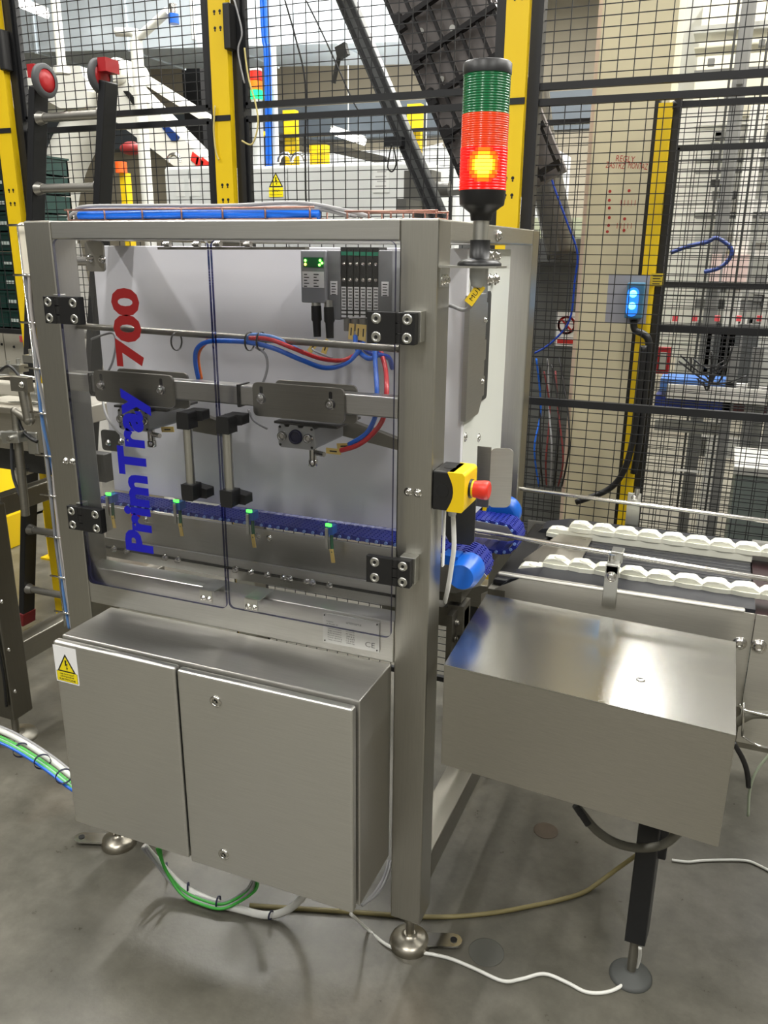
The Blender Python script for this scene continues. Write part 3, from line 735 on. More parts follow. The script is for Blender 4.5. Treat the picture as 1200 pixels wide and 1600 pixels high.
b = MB().lathe((LX, LY, z3), (LX, LY, zr0), [(0, .020), (.25, .022), (.45, .036), (.5, .041), (.55, .0425), (1, .0445)], 36); b.build('base', BLACK, TY)
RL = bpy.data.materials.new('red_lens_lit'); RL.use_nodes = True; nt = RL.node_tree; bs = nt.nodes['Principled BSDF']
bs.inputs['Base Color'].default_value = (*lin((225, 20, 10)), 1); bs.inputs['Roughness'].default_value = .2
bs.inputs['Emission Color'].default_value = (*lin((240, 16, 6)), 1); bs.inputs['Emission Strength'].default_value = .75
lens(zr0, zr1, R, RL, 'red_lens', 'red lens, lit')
# glow painted on the red lens as emissive bands, yellow centre fading to red
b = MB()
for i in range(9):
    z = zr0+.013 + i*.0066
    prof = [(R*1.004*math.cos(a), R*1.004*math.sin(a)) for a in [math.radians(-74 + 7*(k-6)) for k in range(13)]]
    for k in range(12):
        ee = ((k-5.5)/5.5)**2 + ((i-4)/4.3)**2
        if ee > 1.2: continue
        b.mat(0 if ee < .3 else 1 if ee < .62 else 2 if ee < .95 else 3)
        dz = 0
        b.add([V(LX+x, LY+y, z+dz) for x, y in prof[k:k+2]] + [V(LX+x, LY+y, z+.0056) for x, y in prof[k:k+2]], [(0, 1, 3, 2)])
b.build('painted_lamp_glow', [mat('painted_glow_centre', (255, 228, 70), .4, emit=1.8), mat('painted_glow_mid', (255, 170, 20), .4, emit=1.4), mat('painted_glow_edge', (255, 100, 8), .4, emit=1.2), mat('painted_glow_rim', (250, 55, 6), .4, emit=1.0)], TY)
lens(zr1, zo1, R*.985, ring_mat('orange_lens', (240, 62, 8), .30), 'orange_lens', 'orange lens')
lens(zo1, zg1, R*.975, ring_mat('green_lens', (10, 110, 62), .03), 'green_lens', 'green lens, unlit')
MB().lathe((LX, LY, zg1), (LX, LY, ztp), [(0, R), (.85, R), (1, R*.93)], 36).build('cap', BLACK, TY)
b = MB(); b.box((.0, LY-.04, zb-.008), (.115, LY+.04, zb-.004)); b.box((.0, .012, zb-.045), (.003, .062, zb-.004)); b.mat(1)
b.screw((.003, .025, zb-.032), (1, 0, 0), .008, .008).screw((.003, .045, zb-.032), (1, 0, 0), .008, .008)
b.build('mounting_bracket', [ALU, CHROME], TY)
b = MB().lathe((LX, LY, zb-.006), (LX, LY, zb-.045), [(0, .018), (.5, .018), (.9, .014), (1, .010)], 14); b.build('cable_gland', mat('grey_gland', (170, 172, 170), .5), TY)
hose([(LX, LY, zb-.04), (LX-.004, LY+.0, zb-.065), (LX-.03, LY+.02, zb-.09), (.0, LY+.05, zb-.085), (-.02, .09, zb-.08)], .004, GREYC, 'grey cable from the signal tower back into the frame', 'cable', 'cable')
tag(ctag(742, 460, LY-.005, .95, L=.044, w=.019, txt='MU1').build('cable_tag', [mat('bright_yellow_tag', (235, 200, 40), .5), INK]), 'yellow cable tag hanging under the signal tower', 'cable tag')

# brackets inside the right opening
b = MB()
b.prism([(0, 0), (.11, .0), (.145, .045), (.145, .29), (0, .29)], (-.029, .288, 1.342), (0, 1, 0), (0, 0, 1), (.012, 0, 0))
b.mat(1)
for z in (1.42, 1.57): b.screw((-.017, .42, z), (1, 0, 0), .005, .006)
b.build('guard_plate', [STEEL, CHROME], mach)
b = MB(); b.prism(rrect(.07, .27, .012), (-.029, .435, 1.365), (0, 1, 0), (0, 0, 1), (.003, 0, 0)); b.mat(1)
for z in (1.38, 1.47, 1.56): b.prism(rrect(.018, .05, .004), (-.026, .436, z), (0, 1, 0), (0, 0, 1), (.006, 0, 0))
b.build('hinge_plate', [DARK, ALU], mach)
b = MB(); b.box((-.028, .33, 1.62), (-.024, .46, 1.745)); b.mat(1)
for (u, v) in ((764, 398), (775, 400), (764, 437), (773, 436)): b.screw(at(u, v, x=-.024), (1, 0, 0), .011, .012)
b.build('adjusting_bracket', [STEEL, CHROME], mach)
MB().screw(at(778, 368, x=0), (1, 0, 0), .010, .01).build('bolt', CHROME, mach)
b = MB(); b.prism(rrect(.05, .1, .01), (-.05, .12, 1.60), (0, 1, 0), (0, 0, 1), (.004, 0, 0)); b.mat(1).screw((-.046, .145, 1.66), (1, 0, 0), .01, .012)
b.build('adjusting_bracket', [DARK, CHROME], mach)

# exit guide plate
c0 = at(748, 790, y=.47); 
b = MB()
b.box((.012, .30, 1.132), (.046, .304, 1.283)); b.prism(rrect(.052, .148, .014), (.044, .300, 1.133), (1, .35, 0), (0, 0, 1), (0, .004, 0)); b.build('exit_guide_plate', steel('stainless_steel_guide', (200, 198, 192), .35, stretch=(2, 2, 120)), mach)
b = MB(); b.prism([(.012, 0), (.062, .0), (.072, .012), (.072, .19), (0, .19), (0, .02)], (-.03, .198, 1.066), (1, 0, 0), (0, 0, 1), (0, .004, 0)); b.build('exit_side_plate', DARK, mach)

# blue caps at the belt ends
def cap(u, v, y, r, label, L=.07):
    c = at(u, v, y=y)
    b = MB().lathe(c, c+V(0, L, 0), [(0, r*.78), (.02, r*.80), (.03, r*.80), (.35, r), (1, r)], 32)
    b.obox(c+V(-r*.9, L*.6, r*.75), (r*.5, 0, 0), (0, L*.3, 0), (0, 0, r*.3))
    return b
cap(720, 902, .12, .038, '').build('roller_cap', BLUEC, mach)
MB().lathe((.020, .545, 1.035), (.020, .60, 1.035), [(0, .035), (.05, .045), (1, .045)], 28).build('roller_cap', BLUEC, mach)
b = MB(); b.prism([(-.09, .0), (.055, -.008), (.075, -.03), (.06, -.055), (.0, -.085), (-.09, -.09)], (.0, .205, 1.020), (1, 0, 0), (0, 0, 1), (0, .004, 0)); b.mat(1).cyl((.056, .2045, .996), (.056, .203, .996), .007, n=12)
b.build('belt_end_plate', [STEEL, INK], mach)
b = MB(); b.prism([(-.09, .0), (.04, -.008), (.05, -.02), (.04, -.045), (-.09, -.05)], (.02, .453, 1.045), (1, 0, 0), (0, 0, 1), (0, .004, 0)); b.build('belt_end_plate', STEEL, mach)
b = MB(); b.bar((-.02, .22, .93), (-.02, .70, .93), .06, .05); b.bar((.07, .33, .885), (.07, .66, .885), .045, .045); b.bar((.0, .24, .80), (.0, .24, .90), .06, .04); b.bar((-.2, .24, .86), (.02, .24, .86), .04, .05)
b.build('belt_cross_member', STEELD, mach)
b = MB()
for i in range(4): b.screw((.005, .20 + .002*i, .86 - .045*i), (1, 0, 0), .007, .008)
b.box((-.01, .17, .66), (.004, .22, .89)); b.build('side_bolt_strip', STEELD, mach)

# ------------------------------------------------------------------ outfeed conveyor
cv = thing('outfeed_conveyor', 'stainless steel outfeed conveyor with black deck leaving the machine to the right', 'conveyor', (.5, .55, 0))
CX1 = .672
SIDE = steel('stainless_steel_side', (205, 203, 196), .42, stretch=(2, 60, 60))
b = MB()
b.prism([(0, 0), (.0, -.13), (.70, -.20), (.72, 0)] if False else [(.0, -.06), (.10, .0), (CX1-.03, .0), (CX1-.03, -.24), (.18, -.24), (0, -.16)], (.03, .333, .948), (1, 0, 0), (0, 0, 1), (0, .003, 0))
b.obox((.36, .338, .951), (.29, 0, 0), (0, .009, 0), (0, 0, .004))
b.build('side_panel', SIDE, cv, .004)
b = MB(); b.prism([(.0, -.0), (.55, .0), (.55, -.33), (.0, -.33)], (CX1+.001, .322, .952), (1, 0, 0), (0, 0, 1), (0, .003, 0)); b.mat(1)
for (u, v) in ((1186, 1010),): b.screw(at(u, v, y=.322), (0, -1, 0), .013, .008)
b.screw(at(1156, 1005, y=.333), (0, -1, 0), .012, .008)
b.build('side_panel', [SIDE, CHROME], cv, .003)
b = MB(); b.box((.03, .86, .72), (1.25, .864, .93)); b.build('side_panel', SIDE, cv)
DECK = mat('black_wear_plastic', (44, 45, 50), .38, noise=.12, nscale=30, stretch=(60, 1, 1)); 
for (y0, y1, a, e) in ((.350, .425, .17, 0), (.775, .86, .16, 1)):
    b = MB(); b.prism([(a, .905), (CX1, .905), (CX1, .952), (a, .952), (a-.07, .935), (a-.10, .905)][::1], (0, y0, 0), (1, 0, 0), (0, 0, 1), (0, y1-y0, 0)); b.build('deck_strip', DECK, cv, .002)
b = MB()
for i in range(12):
    y = .475 + i*.0245
    b.box((.22 + (i < 0), y, .915), (CX1-.002, y+.0205, .93))
b.box((.2, .47, .905), (CX1-.002, .77, .921)); b.build('slat_deck', mat('black_slat_plastic', (36, 37, 42), .35), cv, .002)
b = MB().prism([(.10, .49), (.245, .50), (.245, .745), (.15, .745)], (0, 0, .935), (1, 0, 0), (0, 1, 0), (0, 0, .004)); b.mat(1).cyl((.225, .72, .939), (.225, .72, .9405), .006)
b.build('transfer_plate', [steel('stainless_steel_transfer', (175, 170, 160), .38, stretch=(60, 2, 2)), CHROME], cv)
b = MB(); b.box((.04, .38, .80), (.16, .84, .90)); b.box((.05, .36, .86), (.12, .86, .925)); b.build('nose_bar', BLACK, cv, .01)
b = MB(); b.box((CX1+.002, .36, .86), (1.25, .86, .925)); b.build('next_deck', mat('dark_maroon_deck', (44, 26, 28), .4), cv)
b = MB().box((CX1, .775, .90), (1.25, .86, .957)); b.build('deck_strip', STEEL, cv)
# white scalloped guide links
LINKW = mat('white_guide_plastic', (226, 226, 212), .42)
def links(y, xs, n, tilt=0):
    for i in range(n):
        x = xs + i*.0645
        z = .950 - (max(0, .17-x)*.45 if x < .17 else 0)
        b = MB()
        top = [(0, .0), (.001, .016), (.010, .024), (.028, .027), (.048, .025), (.064, .016), (.074, .002), (.074, 0)]
        b.prism(top, (x-.004, y+.002, z), (1, 0, -.02), (0, 0, 1), (0, .036, 0), smooth=False)
        b.prism([(0, 0), (.03, -.006), (.058, -.004), (.074, .004), (.06, .012), (.0, .012)], (x-.004, y, z+.001), (1, 0, 0), (0, 1, 0), (0, 0, .012))
        b.lathe((x+.036, y+.018, z+.022), (x+.036, y+.018, z+.0295), [(0, .017), (.6, .0155), (1, .012)], 18)
        b.build('guide_link', LINKW, cv, .0015)
links(.425, .105, 12); links(.742, .115, 12)
for yy in (.423, .742): MB().box((.15, yy, .93), (CX1, yy+.035, .951)).build('link_track', LINKW, cv)
# guide rails and their clamps
ra, rb = at(741, 829, y=.40), at(1205, 906, y=.362)
b = MB().cyl(ra + (ra-rb)*.12, ra + (rb-ra)*1.6, .0065); b.build('guide_rail', CHROME, cv)
fa, fb = at(800, 762, y=.86), at(1205, 815, y=.82)
b = MB().cyl(fa, fa + (fb-fa)*1.6, .0065); b.build('guide_rail', CHROME, cv)
pc = at(962, 868, y=ra.y-.02)
b = MB(); b.box((pc.x-.016, .325, pc.z-.115), (pc.x+.016, .332, pc.z-.008)); b.box((pc.x-.014, .325, pc.z-.028), (pc.x+.014, .395, pc.z+.010) if False else (pc.x+.014, .37, pc.z-.004))
b.box((pc.x-.010, .36, pc.z-.012), (pc.x+.018, .40, pc.z+.016)); b.mat(1)
b.screw((pc.x, .325, pc.z-.035), (0, -1, 0), .010, .008); b.cyl((pc.x-.005, .35, pc.z-.004), (pc.x-.005, .35, pc.z+.012), .008)
b.build('rail_clamp', [ALU, CHROME], cv, .001)
pf = at(990, 790, y=.86)
b = MB(); b.box((pf.x-.020, .868, .86), (pf.x+.018, .876, pf.z+.035)); b.box((pf.x-.016, .855, pf.z-.012), (pf.x+.018, .885, pf.z+.012)); b.mat(1).cyl((pf.x+.005, .872, pf.z+.03), (pf.x+.005, .872, pf.z+.05), .008); b.screw((pf.x, .868, pf.z+.022), (0, -1, 0), .008, .006)
b.build('rail_clamp', [ALU, CHROME], cv, .001)
# leg
lx, ly = .507, .159
b = MB(); b.prism([(-.024, -.03), (.024, -.03), (.03, .03), (-.02, .03)], (lx, ly, .13), (1, 0, 0), (0, 1, 0), (0, 0, .57)); 
b.bar((lx+.03, ly+.02, .36), (lx+.03, ly+.02, .62), .03, .03)
b.build('leg', BLACKM, cv, .004)
b = MB(); b.cyl((lx, ly, .02), (lx, ly, .16), .011); b.mat(1).lathe((lx, ly, 0), (lx, ly, .022), [(0, .052), (.2, .052), (.4, .045), (1, .016)], 28); 
MB().cyl((lx+.045, ly+.03, .40), (lx+.02, ly+.03, .40), .026).build('clamp_knob', BLACK, cv)
b.build('levelling_foot', [STEELD, mat('grey_rubber', (70, 72, 70), .6)], cv)
b = MB(); b.box((.30, .335, .60), (1.2, .36, .72)); b.bar((lx, ly, .66), (lx, .5, .66), .05, .05); b.build('frame', STEELD, cv)

# ------------------------------------------------------------------ stainless motor cover
gt = .911
FL, FR = at(694, 1038, z=gt), at(1150, 1149, z=gt)
BL, BR = at(757, 925, z=gt), at(1150, 1003, z=gt)
yb = min(BL.y, BR.y, .322); BL = at(760, 928, z=gt); BR = at(1150, 1003, z=gt)
zbot = at(686, 1193, y=FL.y).z
mc = thing('motor_cover', 'boxy scratched stainless steel motor cover beside the outfeed conveyor', 'machine cover', ((FL.x+FR.x)/2, FL.y+.1, zbot))
b = MB(); poly = [(FL.x, FL.y), (FR.x, FR.y), (BR.x, BR.y), (BL.x, min(BL.y, .325))]
b.prism(poly, (0, 0, gt-.0025), (1, 0, 0), (0, 1, 0), (0, 0, .0025))
b.build('top', STEELT, mc, .001)
def wall(b, p, q, z0, z1, t):
    p = V(*p); q = V(*q); d = (q-p).normalized(); n = V(-d.y, d.x, 0)*t
    b.add([V(p.x, p.y, z0), V(q.x, q.y, z0), V(q.x, q.y, z1), V(p.x, p.y, z1)] + [V(p.x, p.y, z0)+n, V(q.x, q.y, z0)+n, V(q.x, q.y, z1)+n, V(p.x, p.y, z1)+n],
          [(0, 1, 2, 3), (7, 6, 5, 4), (0, 4, 5, 1), (1, 5, 6, 2), (2, 6, 7, 3), (3, 7, 4, 0)])
FS = steel('stainless_steel_cover_front', (176, 173, 164), .33, .03, stretch=(2, 60, 110), aniso=.7)
b = MB(); wall(b, (FL.x, FL.y, 0), (FR.x, FR.y, 0), zbot, gt-.001, .0025); b.build('front', FS, mc, .001)
b = MB(); wall(b, (FR.x, FR.y, 0), (BR.x, BR.y, 0), zbot, gt-.001, .0025); wall(b, (BL.x, BL.y, 0), (FL.x, FL.y, 0), zbot, gt-.001, .0025); b.build('side', FS, mc, .001)
b = MB(); c = at(1001, 1062, z=gt); b.lathe(c, c+V(0, 0, .0035), [(0, .0095), (.5, .009), (1, .0065), (1, .004), (.3, .0035)], 20); b.mat(1).cyl(c, c+V(0, 0, .0012), .0038, n=6)
b.build('cover_screw', [CHROME, INK], mc)

# ------------------------------------------------------------------ floor cables, marks
def on_floor(l, r): return [V(at(u, v, z=r)[0], at(u, v, z=r)[1], r+.0005) for u, v in l]
FLATC = mat('flat_white_cable', (222, 222, 216), .4)
hose([at(548, 1428, z=.12)] + on_floor([(575, 1453), (600, 1474), (628, 1487), (660, 1489), (700, 1497), (740, 1513), (785, 1533), (815, 1530), (850, 1522), (885, 1535), (915, 1550), (945, 1551), (970, 1541), (990, 1520)], .004) + [at(999, 1498, z=.06), at(1000, 1480, z=.12)], .0045, FLATC, 'thin white cable running over the floor to the conveyor leg', 'cable', 'cable')
hose(on_floor([(1050, 1344), (1075, 1347), (1095, 1345), (1130, 1344), (1165, 1345), (1185, 1352), (1215, 1368)], .004), .004, FLATC, 'white cable on the floor right of the conveyor leg', 'cable', 'cable')
YG = mat('dirty_olive_cable', (128, 118, 78), .5)
hose(on_floor([(390, 1415), (470, 1420), (560, 1426), (676, 1433), (760, 1428), (830, 1416), (880, 1405), (915, 1393)], .006) + [at(945, 1372, z=.03), at(975, 1350, z=.09), at(1005, 1330, z=.18), at(1035, 1315, z=.28), at(1055, 1300, z=.34)], .0062, YG, 'dirty olive cable lying on the floor and rising to the conveyor leg', 'cable', 'cable')
hose([at(900, 1258, z=.52), at(915, 1278, z=.50), at(935, 1300, z=.47), at(965, 1318, z=.45), at(1000, 1325, z=.44), at(1035, 1320, z=.45), at(1060, 1300, z=.5), at(1075, 1270, z=.6)], .010, mat('dusty_grey_cable', (96, 94, 84), .6), 'dusty grey cable bundle sagging below the motor cover', 'cable', 'cable')
b = MB()
for k, (u, v) in enumerate(((899, 1258), (905, 1266), (910, 1274))): b.cyl(at(u, v, y=.05), at(u+9, v+14, y=.05), .008)
tag(b.build('cable_plug', BLACK), 'dusty black plug hanging under the left end of the motor cover', 'plug')
hose([at(1146, 1160, y=.2), at(1160, 1185, y=.2), at(1167, 1205, y=.2), at(1170, 1230, y=.2)], .006, BLACK, 'short black cable end hanging right of the motor cover', 'cable', 'cable')
hose([at(1150, 1130, y=.25), at(1175, 1117, y=.25), at(1215, 1118, y=.25)], .010, mat('dusty_grey_cable', (96, 94, 84), .6), 'thick grey cable leaving the motor cover to the right', 'cable', 'cable')
hose([at(1215, 1165, y=.2), at(1185, 1200, y=.2), at(1172, 1232, y=.2), at(1169, 1275, y=.2)], .003, mat('pale_green_cable', (150, 160, 140), .5), 'thin pale cable hanging at the right edge below the conveyor', 'cable', 'cable')
b = MB(); b.tube([at(1155, 1100, y=.24), at(1165, 1110, y=.24), at(1215, 1122, y=.24)], .003); b.tube([at(1160, 1150, y=.24), at(1185, 1165, y=.24), at(1215, 1170, y=.24)], .003); b.tube([at(1162, 1098, y=.24), at(1160, 1150, y=.24)], .003)
tag(b.build('wire_hook', CHROME), 'bent wire holder at the right edge below the conveyor', 'wire holder')
hose([at(225, 1322, z=.13), at(250, 1350, z=.07), at(285, 1385, z=.03), at(330, 1408, z=.012), at(375, 1421, z=.012), at(415, 1430, z=.012), at(445, 1424, z=.03), at(470, 1405, z=.09), at(480, 1385, z=.18)], .0105, WHITEC, 'thick white cable looping on the floor under the control cabinet', 'cable', 'cable')
for i, (m, lab, dv) in enumerate(((GREYC, 'grey cable looping below the control cabinet, upper one', 0), (GREYC, 'grey cable looping below the control cabinet, lower one', 8), (GREENC, 'green cable looping below the control cabinet, upper one', 3), (GREENC, 'green cable looping below the control cabinet, lower one', 10))):
    u0 = (222, 228, 250, 245)[i]
    hose([at(u0, 1325, z=.14), at(250+4*i, 1355+dv, z=.07), at(285, 1388+dv, z=.03), at(315, 1403+dv, z=.02), at(345, 1410+dv, z=.02), at(372, 1400+dv, z=.035), at(390+3*i, 1385+dv*.6, z=.09), at(395+3*i, 1370, z=.16)], .0042, m, lab, 'cable', 'cable')
for (u, v, r, ax) in ((261, 1357, .017, (1, .8, 0)), (294, 1388, .017, (1, .6, 0)), (341, 1409, .016, (1, .2, 0)), (423, 1430, .012, (1, 0, 0))):
    c = at(u, v, z=.025); ax = Vector(ax).normalized(); b = MB().lathe(c-ax*.0025, c+ax*.0025, [(0, r-.001), (0, r), (1, r), (1, r-.001)], 16, cap=False)
    tag(b.build('cable_tie', mat('navy_plastic', (25, 30, 60), .4)), 'dark cable tie below the control cabinet, ' + {261: 'leftmost', 294: 'second from left', 341: 'third from left', 423: 'rightmost, on the white cable'}[u], 'cable tie', 'cable ties below the cabinet')
for dx in (0, .007): hose([at(607, 1345, y=.10) + V(dx, 0, 0), at(600, 1370, y=.04) + V(dx, 0, 0), at(585, 1395, y=-.02) + V(dx, 0, 0), at(565, 1415, y=-.06)], .004, GREYC, 'grey cable beside the right side of the cabinet, ' + ('nearer the post' if dx else 'nearer the cabinet'), 'cable', 'cable')
# core-drill patches
DP = mat('dark_floor_patch', (72, 72, 66), .4, noise=.2, nscale=20)
for (u, v, r, lab) in ((760, 1488, .046, 'round patched core hole in the floor in front, right of the machine foot'), (853, 1298, .038, 'round rusty core hole in the floor behind, below the motor cover')):
    c = at(u, v, z=0); MBo = MB().lathe((c.x, c.y, 0), (c.x, c.y, .0012), [(0, r), (.9, r), (1, r*.96)], 40)
    tag(MBo.build('floor_plug', DP if r > .04 else mat('rusty_floor_patch', (84, 72, 58), .5, noise=.3, nscale=30)), lab, 'floor plug')
for (u, v, s) in ((455, 1573, .008), (457, 1545, .005), (250, 1385, .004)):
    pass
# ------------------------------------------------------------------ safety fence behind the machine
FY = 1.2
def wire_panel(name, label, x0, x1, z0, z1, y, dx=.05, dz=.03, group=None, r=.0013, frame=.010, midrail=None):
    t = thing(name, label, 'fence', ((x0+x1)/2, y, z0), group)
    b = MB()
    for z in (z0, z1): b.box((x0, y-frame, z-frame), (x1, y+frame, z+frame))
    for x in (x0, x1): b.box((x-frame, y-frame, z0), (x+frame, y+frame, z1))
    if midrail: b.box((x0, y-frame*1.1, midrail-frame*1.2), (x1, y+frame*1.1, midrail+frame*1.2))
    b.build('frame', BLACKM, t)
    b = MB(); n = int((x1-x0)/dx); m = int((z1-z0)/dz)
    for i in range(1, n+1): x = x0 + i*(x1-x0)/(n+1); b.box((x-r, y-r, z0), (x+r, y+r, z1))
    for j in range(1, m+1): z = z0 + j*(z1-z0)/(m+1); b.box((x0, y+r*.9, z-r), (x1, y+r*2.9, z+r))
    b.build('wire_mesh', BLACKM, t)
    return t
fx = [-3.2, -2.215, -1.205, -.150]
seg = [(-3.16, -2.26, 'far left beside the green crates'), (-2.135, -1.285, 'behind the black ladder'), (-1.13, -.225, 'behind the middle of the machine'), (-.105, 1.30, 'right of the signal tower')]
for x0, x1, w in seg:
    wire_panel('wire_fence', 'lower black wire mesh fence panel ' + w, x0, x1, (1.38 if x0 < -2 else .12), 2.168, FY, group='lower fence panels', midrail=1.246 if x0 > -.2 else None)
    wire_panel('wire_fence', 'upper black wire mesh fence panel ' + w, x0, x1, 2.212, 3.05, FY, group='upper fence panels')
for x, lab, hz in ((-2.215, 'yellow fence post behind the ladder at the far left', 2.5), (-1.205, 'yellow fence post behind the machine, left of the small signal light', 2.5), (-.160, 'yellow fence post just right of the large signal tower', 2.5)):
    t = thing('fence_post', lab, 'fence post', (x, FY, 0), 'yellow fence posts')
    b = MB(); b.box((x-.035, FY-.05, 0), (x+.035, FY-.02, 3.1)); b.mat(1)
    for z in (1.90, 1.95, 2.45, 2.50):
        for dx in (-.010, .012): b.cyl((x+dx, FY-.0503, z), (x+dx, FY-.051, z), .0052, n=10); b.cyl((x+dx, FY-.0503, z-.008), (x+dx, FY-.051, z-.008), .003, n=8)
    b.build('post', [YELLOW, INK], t)
    b = MB()
    b.box((x-.062, FY-.02, 0), (x-.030, FY+.03, 3.1)); b.box((x+.036, FY-.02, 0), (x+.072, FY+.03, 3.1)); b.box((x-.037, FY-.053, 2.160), (x+.037, FY-.0495, 2.178))
    b.build('channel', BLACKM, t)
    if x < -.2:
        b = MB(); xx = x + .045; b.box((xx-.014, FY-.065, 2.38), (xx+.012, FY-.02, 2.52)); b.build('bracket', BLACK, t, .004)
# yellow wire loops on the middle post
hose(P((382, 75), (388, 120), (400, 165), (403, 195), (394, 225), (378, 220), y=FY-.06), .003, mat('pale_yellow_cable', (200, 185, 120), .5), 'pale yellow cable hanging down the middle fence post', 'cable', 'cable')
hose(P((336, 165), (334, 200), (337, 235), (342, 250), y=FY-.06), .003, mat('pale_yellow_cable', (200, 185, 120), .5), 'yellow cable at the left edge of the middle fence post', 'cable', 'cable')
hose(P((366, 0), (378, 50), (372, 80), (382, 130), y=FY-.065), .003, GREYC, 'grey cable along the right edge of the middle fence post', 'cable', 'cable')

# second fence
wire_panel('wire_fence', 'wire mesh panel of the second fence, at the far right', .26, 1.6, .1, 2.225, 1.75, group='second fence panels', midrail=1.46)
wire_panel('wire_fence', 'wire mesh panel of the second fence, behind the grey cabinets', -2.45, -1.15, .1, 2.44, 3.62, group='second fence panels')
wire_panel('wire_fence', 'narrow wire mesh panel just left of the cream column', -.50, -.01, .1, 2.235, 2.1, group='second fence panels')
wire_panel('wire_fence', 'wire mesh panel of the third fence, in front of the white machine',   .25, 2.2, .1, 2.15, 2.35, group='third fence panels', dx=.05, midrail=1.6)
t = thing('fence_post', 'short yellow fence post beside the cream column', 'fence post', (.245, 1.72, 0), 'yellow fence posts')
MB().box((.222, 1.66, 0), (.268, 1.70, 2.22)).build('post', YELLOW, t)
b = MB(); b.box((.205, 1.70, 0), (.221, 1.76, 2.25)); b.box((.269, 1.70, 0), (.292, 1.76, 2.25)); b.build('channel', BLACKM, t)
b = MB(); p = at(1027, 437, y=1.655); b.obox(p, (.022, 0, 0), (0, .001, 0), (0, 0, .022)); b.mat(1)
for i in range(4): b.box((p.x-.016, 1.6535, p.z+.014-i*.009), (p.x+.016-.006*(i % 2), 1.654, p.z+.011-i*.009))
b.build('yellow_tag', [mat('dull_yellow_sign', (200, 175, 40), .5), INK], t)
for u0, lab in ((1040, 'black cable running up the left side of the short yellow post'),):
    hose(P((1056, 160), (1043, 175), (1038, 200), (1040, 212), (1030, 330), (1015, 430), y=1.67), .010, BLACK, lab, 'cable', 'cable')
hose(P((990, 500), (992, 515), (1005, 522), (1013, 532), (1012, 560), (1000, 680), (990, 740), y=1.62), .013, BLACK, 'thick black cable dropping from the blue-lit switch box', 'cable', 'cable')
hose(P((1006, 540), (1000, 600), (990, 680), (975, 735), (950, 765), (900, 785), y=1.60), .012, BLACK, 'thick black cable curving to the floor beside the cream column', 'cable', 'cable')
# blue light switch box
p = at(984, 468, y=1.60)
t = thing('switch_box', 'grey switch box with two glowing blue buttons on the cream column', 'switch box', (p.x, 1.64, p.z-.08))
b = MB(); b.box((p.x-.085, 1.63, p.z-.085), (p.x+.06, 1.635, p.z+.085)); b.build('back_plate', mat('pale_grey_plate', (150, 150, 158), .5), t)
q = at(990, 470, y=1.57)
b = MB(); b.box((q.x-.028, 1.575, q.z-.062), (q.x+.032, 1.63, q.z+.062)); b.build('box', mat('blue_grey_box', (60, 110, 140), .4), t, .004)
b = MB(); b.prism(rrect(.040, .10, .018), (q.x-.024, 1.575, q.z-.055), (1, 0, 0), (0, 0, 1), (0, -.004, 0)); b.build('button_plate', mat('blue_lit_plate', (40, 130, 245), .4, emit=.9), t)
for dz in (.024, -.018):
    b = MB().lathe((q.x-.004, 1.571, q.z+dz), (q.x-.004, 1.563, q.z+dz), [(0, .013), (.6, .012), (1, .008)], 20); b.build('push_button', mat('blue_lit_button', (90, 200, 255), .4, emit=5), t)

# cream column
CR = mat('cream_painted_steel', (205, 196, 165), .5, noise=.04, nscale=2)
cy = 1.92
b = MB(); b.box((-.035, cy, 0), (.235, cy+.3, CEIL)); b.mat(1).box((-.058, cy+.05, 0), (-.035, cy+.2, CEIL)); b.mat(2)
INKR = mat('red_marker', (165, 45, 35), .6)
for s_, (u, v), w_ in (('REGLY', (962, 252), .07), ('ZASTRZ', (946, 262), .072), ('MONTAZ', (981, 263), .072)):
    b.text(s_, at(u, v, y=cy), (1, 0, -.1), (.1, 0, 1), w=w_, h=.022, depth=.0006)
for (u, v) in ((953, 299), (983, 298), (952, 313), (952, 325), (952, 340), (976, 342), (951, 352), (975, 360), (949, 362)):
    q = at(u, v, y=cy); b.cyl(q, q+V(0, -.001, 0), .006, n=8)
for k in range(5):
    for (u, v) in ((970+k*5.5, 316), (964+k*5.5, 352)): q = at(u, v, y=cy); b.box((q.x, cy-.0008, q.z-.012), (q.x+.002, cy, q.z+.008))
tag(b.build('column', [CR, mat('pinkish_cream_paint', (214, 194, 178), .5), INKR]), 'wide cream steel column with red marker notes behind the fence', 'column')

# ------------------------------------------------------------------ ladder on the fence
ltop, lbot = V(-1.935, 1.07, 2.325), V(-2.37, 1.08, .035)
dirl = (ltop-lbot).normalized(); wv = V(.322, 0, 0)
t = thing('ladder', 'black rail ladder with red end wheels leaning on the fence at the left', 'ladder', tuple(lbot))
for k in range(2):
    a, c = lbot + wv*k, ltop + wv*k
    b = MB().bar(c - dirl*.03, a + dirl*.06, .030, .072, (0, -1, 0)); 
    b.build('side_rail', BLACKM, t, .004)
    b = MB(); cc = c + V(.036 if k == 0 else -.032, -.01, -.012)
    b.lathe(cc+V(-.012, 0, 0), cc+V(.012, 0, 0), [(0, .040), (0, .054), (.2, .058), (.8, .058), (1, .054), (1, .040)], 32, cap=False)
    b.mat(1).lathe(cc+V(-.010, 0, 0), cc+V(.010, 0, 0), [(0, .004), (0, .042), (1, .042), (1, .010)], 28)
    b.mat(1).obox(c + V(0, 0, .02), (.017, 0, 0), (0, .036, 0), (0, 0, .022))
    b.build('end_wheel', [mat('grey_rubber_tyre', (72, 74, 76), .6), mat('red_wheel', (175, 28, 34), .4)], t)
    b = MB().bar(a + dirl*.065, a, .036, .08, (0, -1, 0)); b.build('foot_cap', mat('dark_red_rubber', (110, 24, 28), .5), t, .004)
L = (ltop-lbot).length
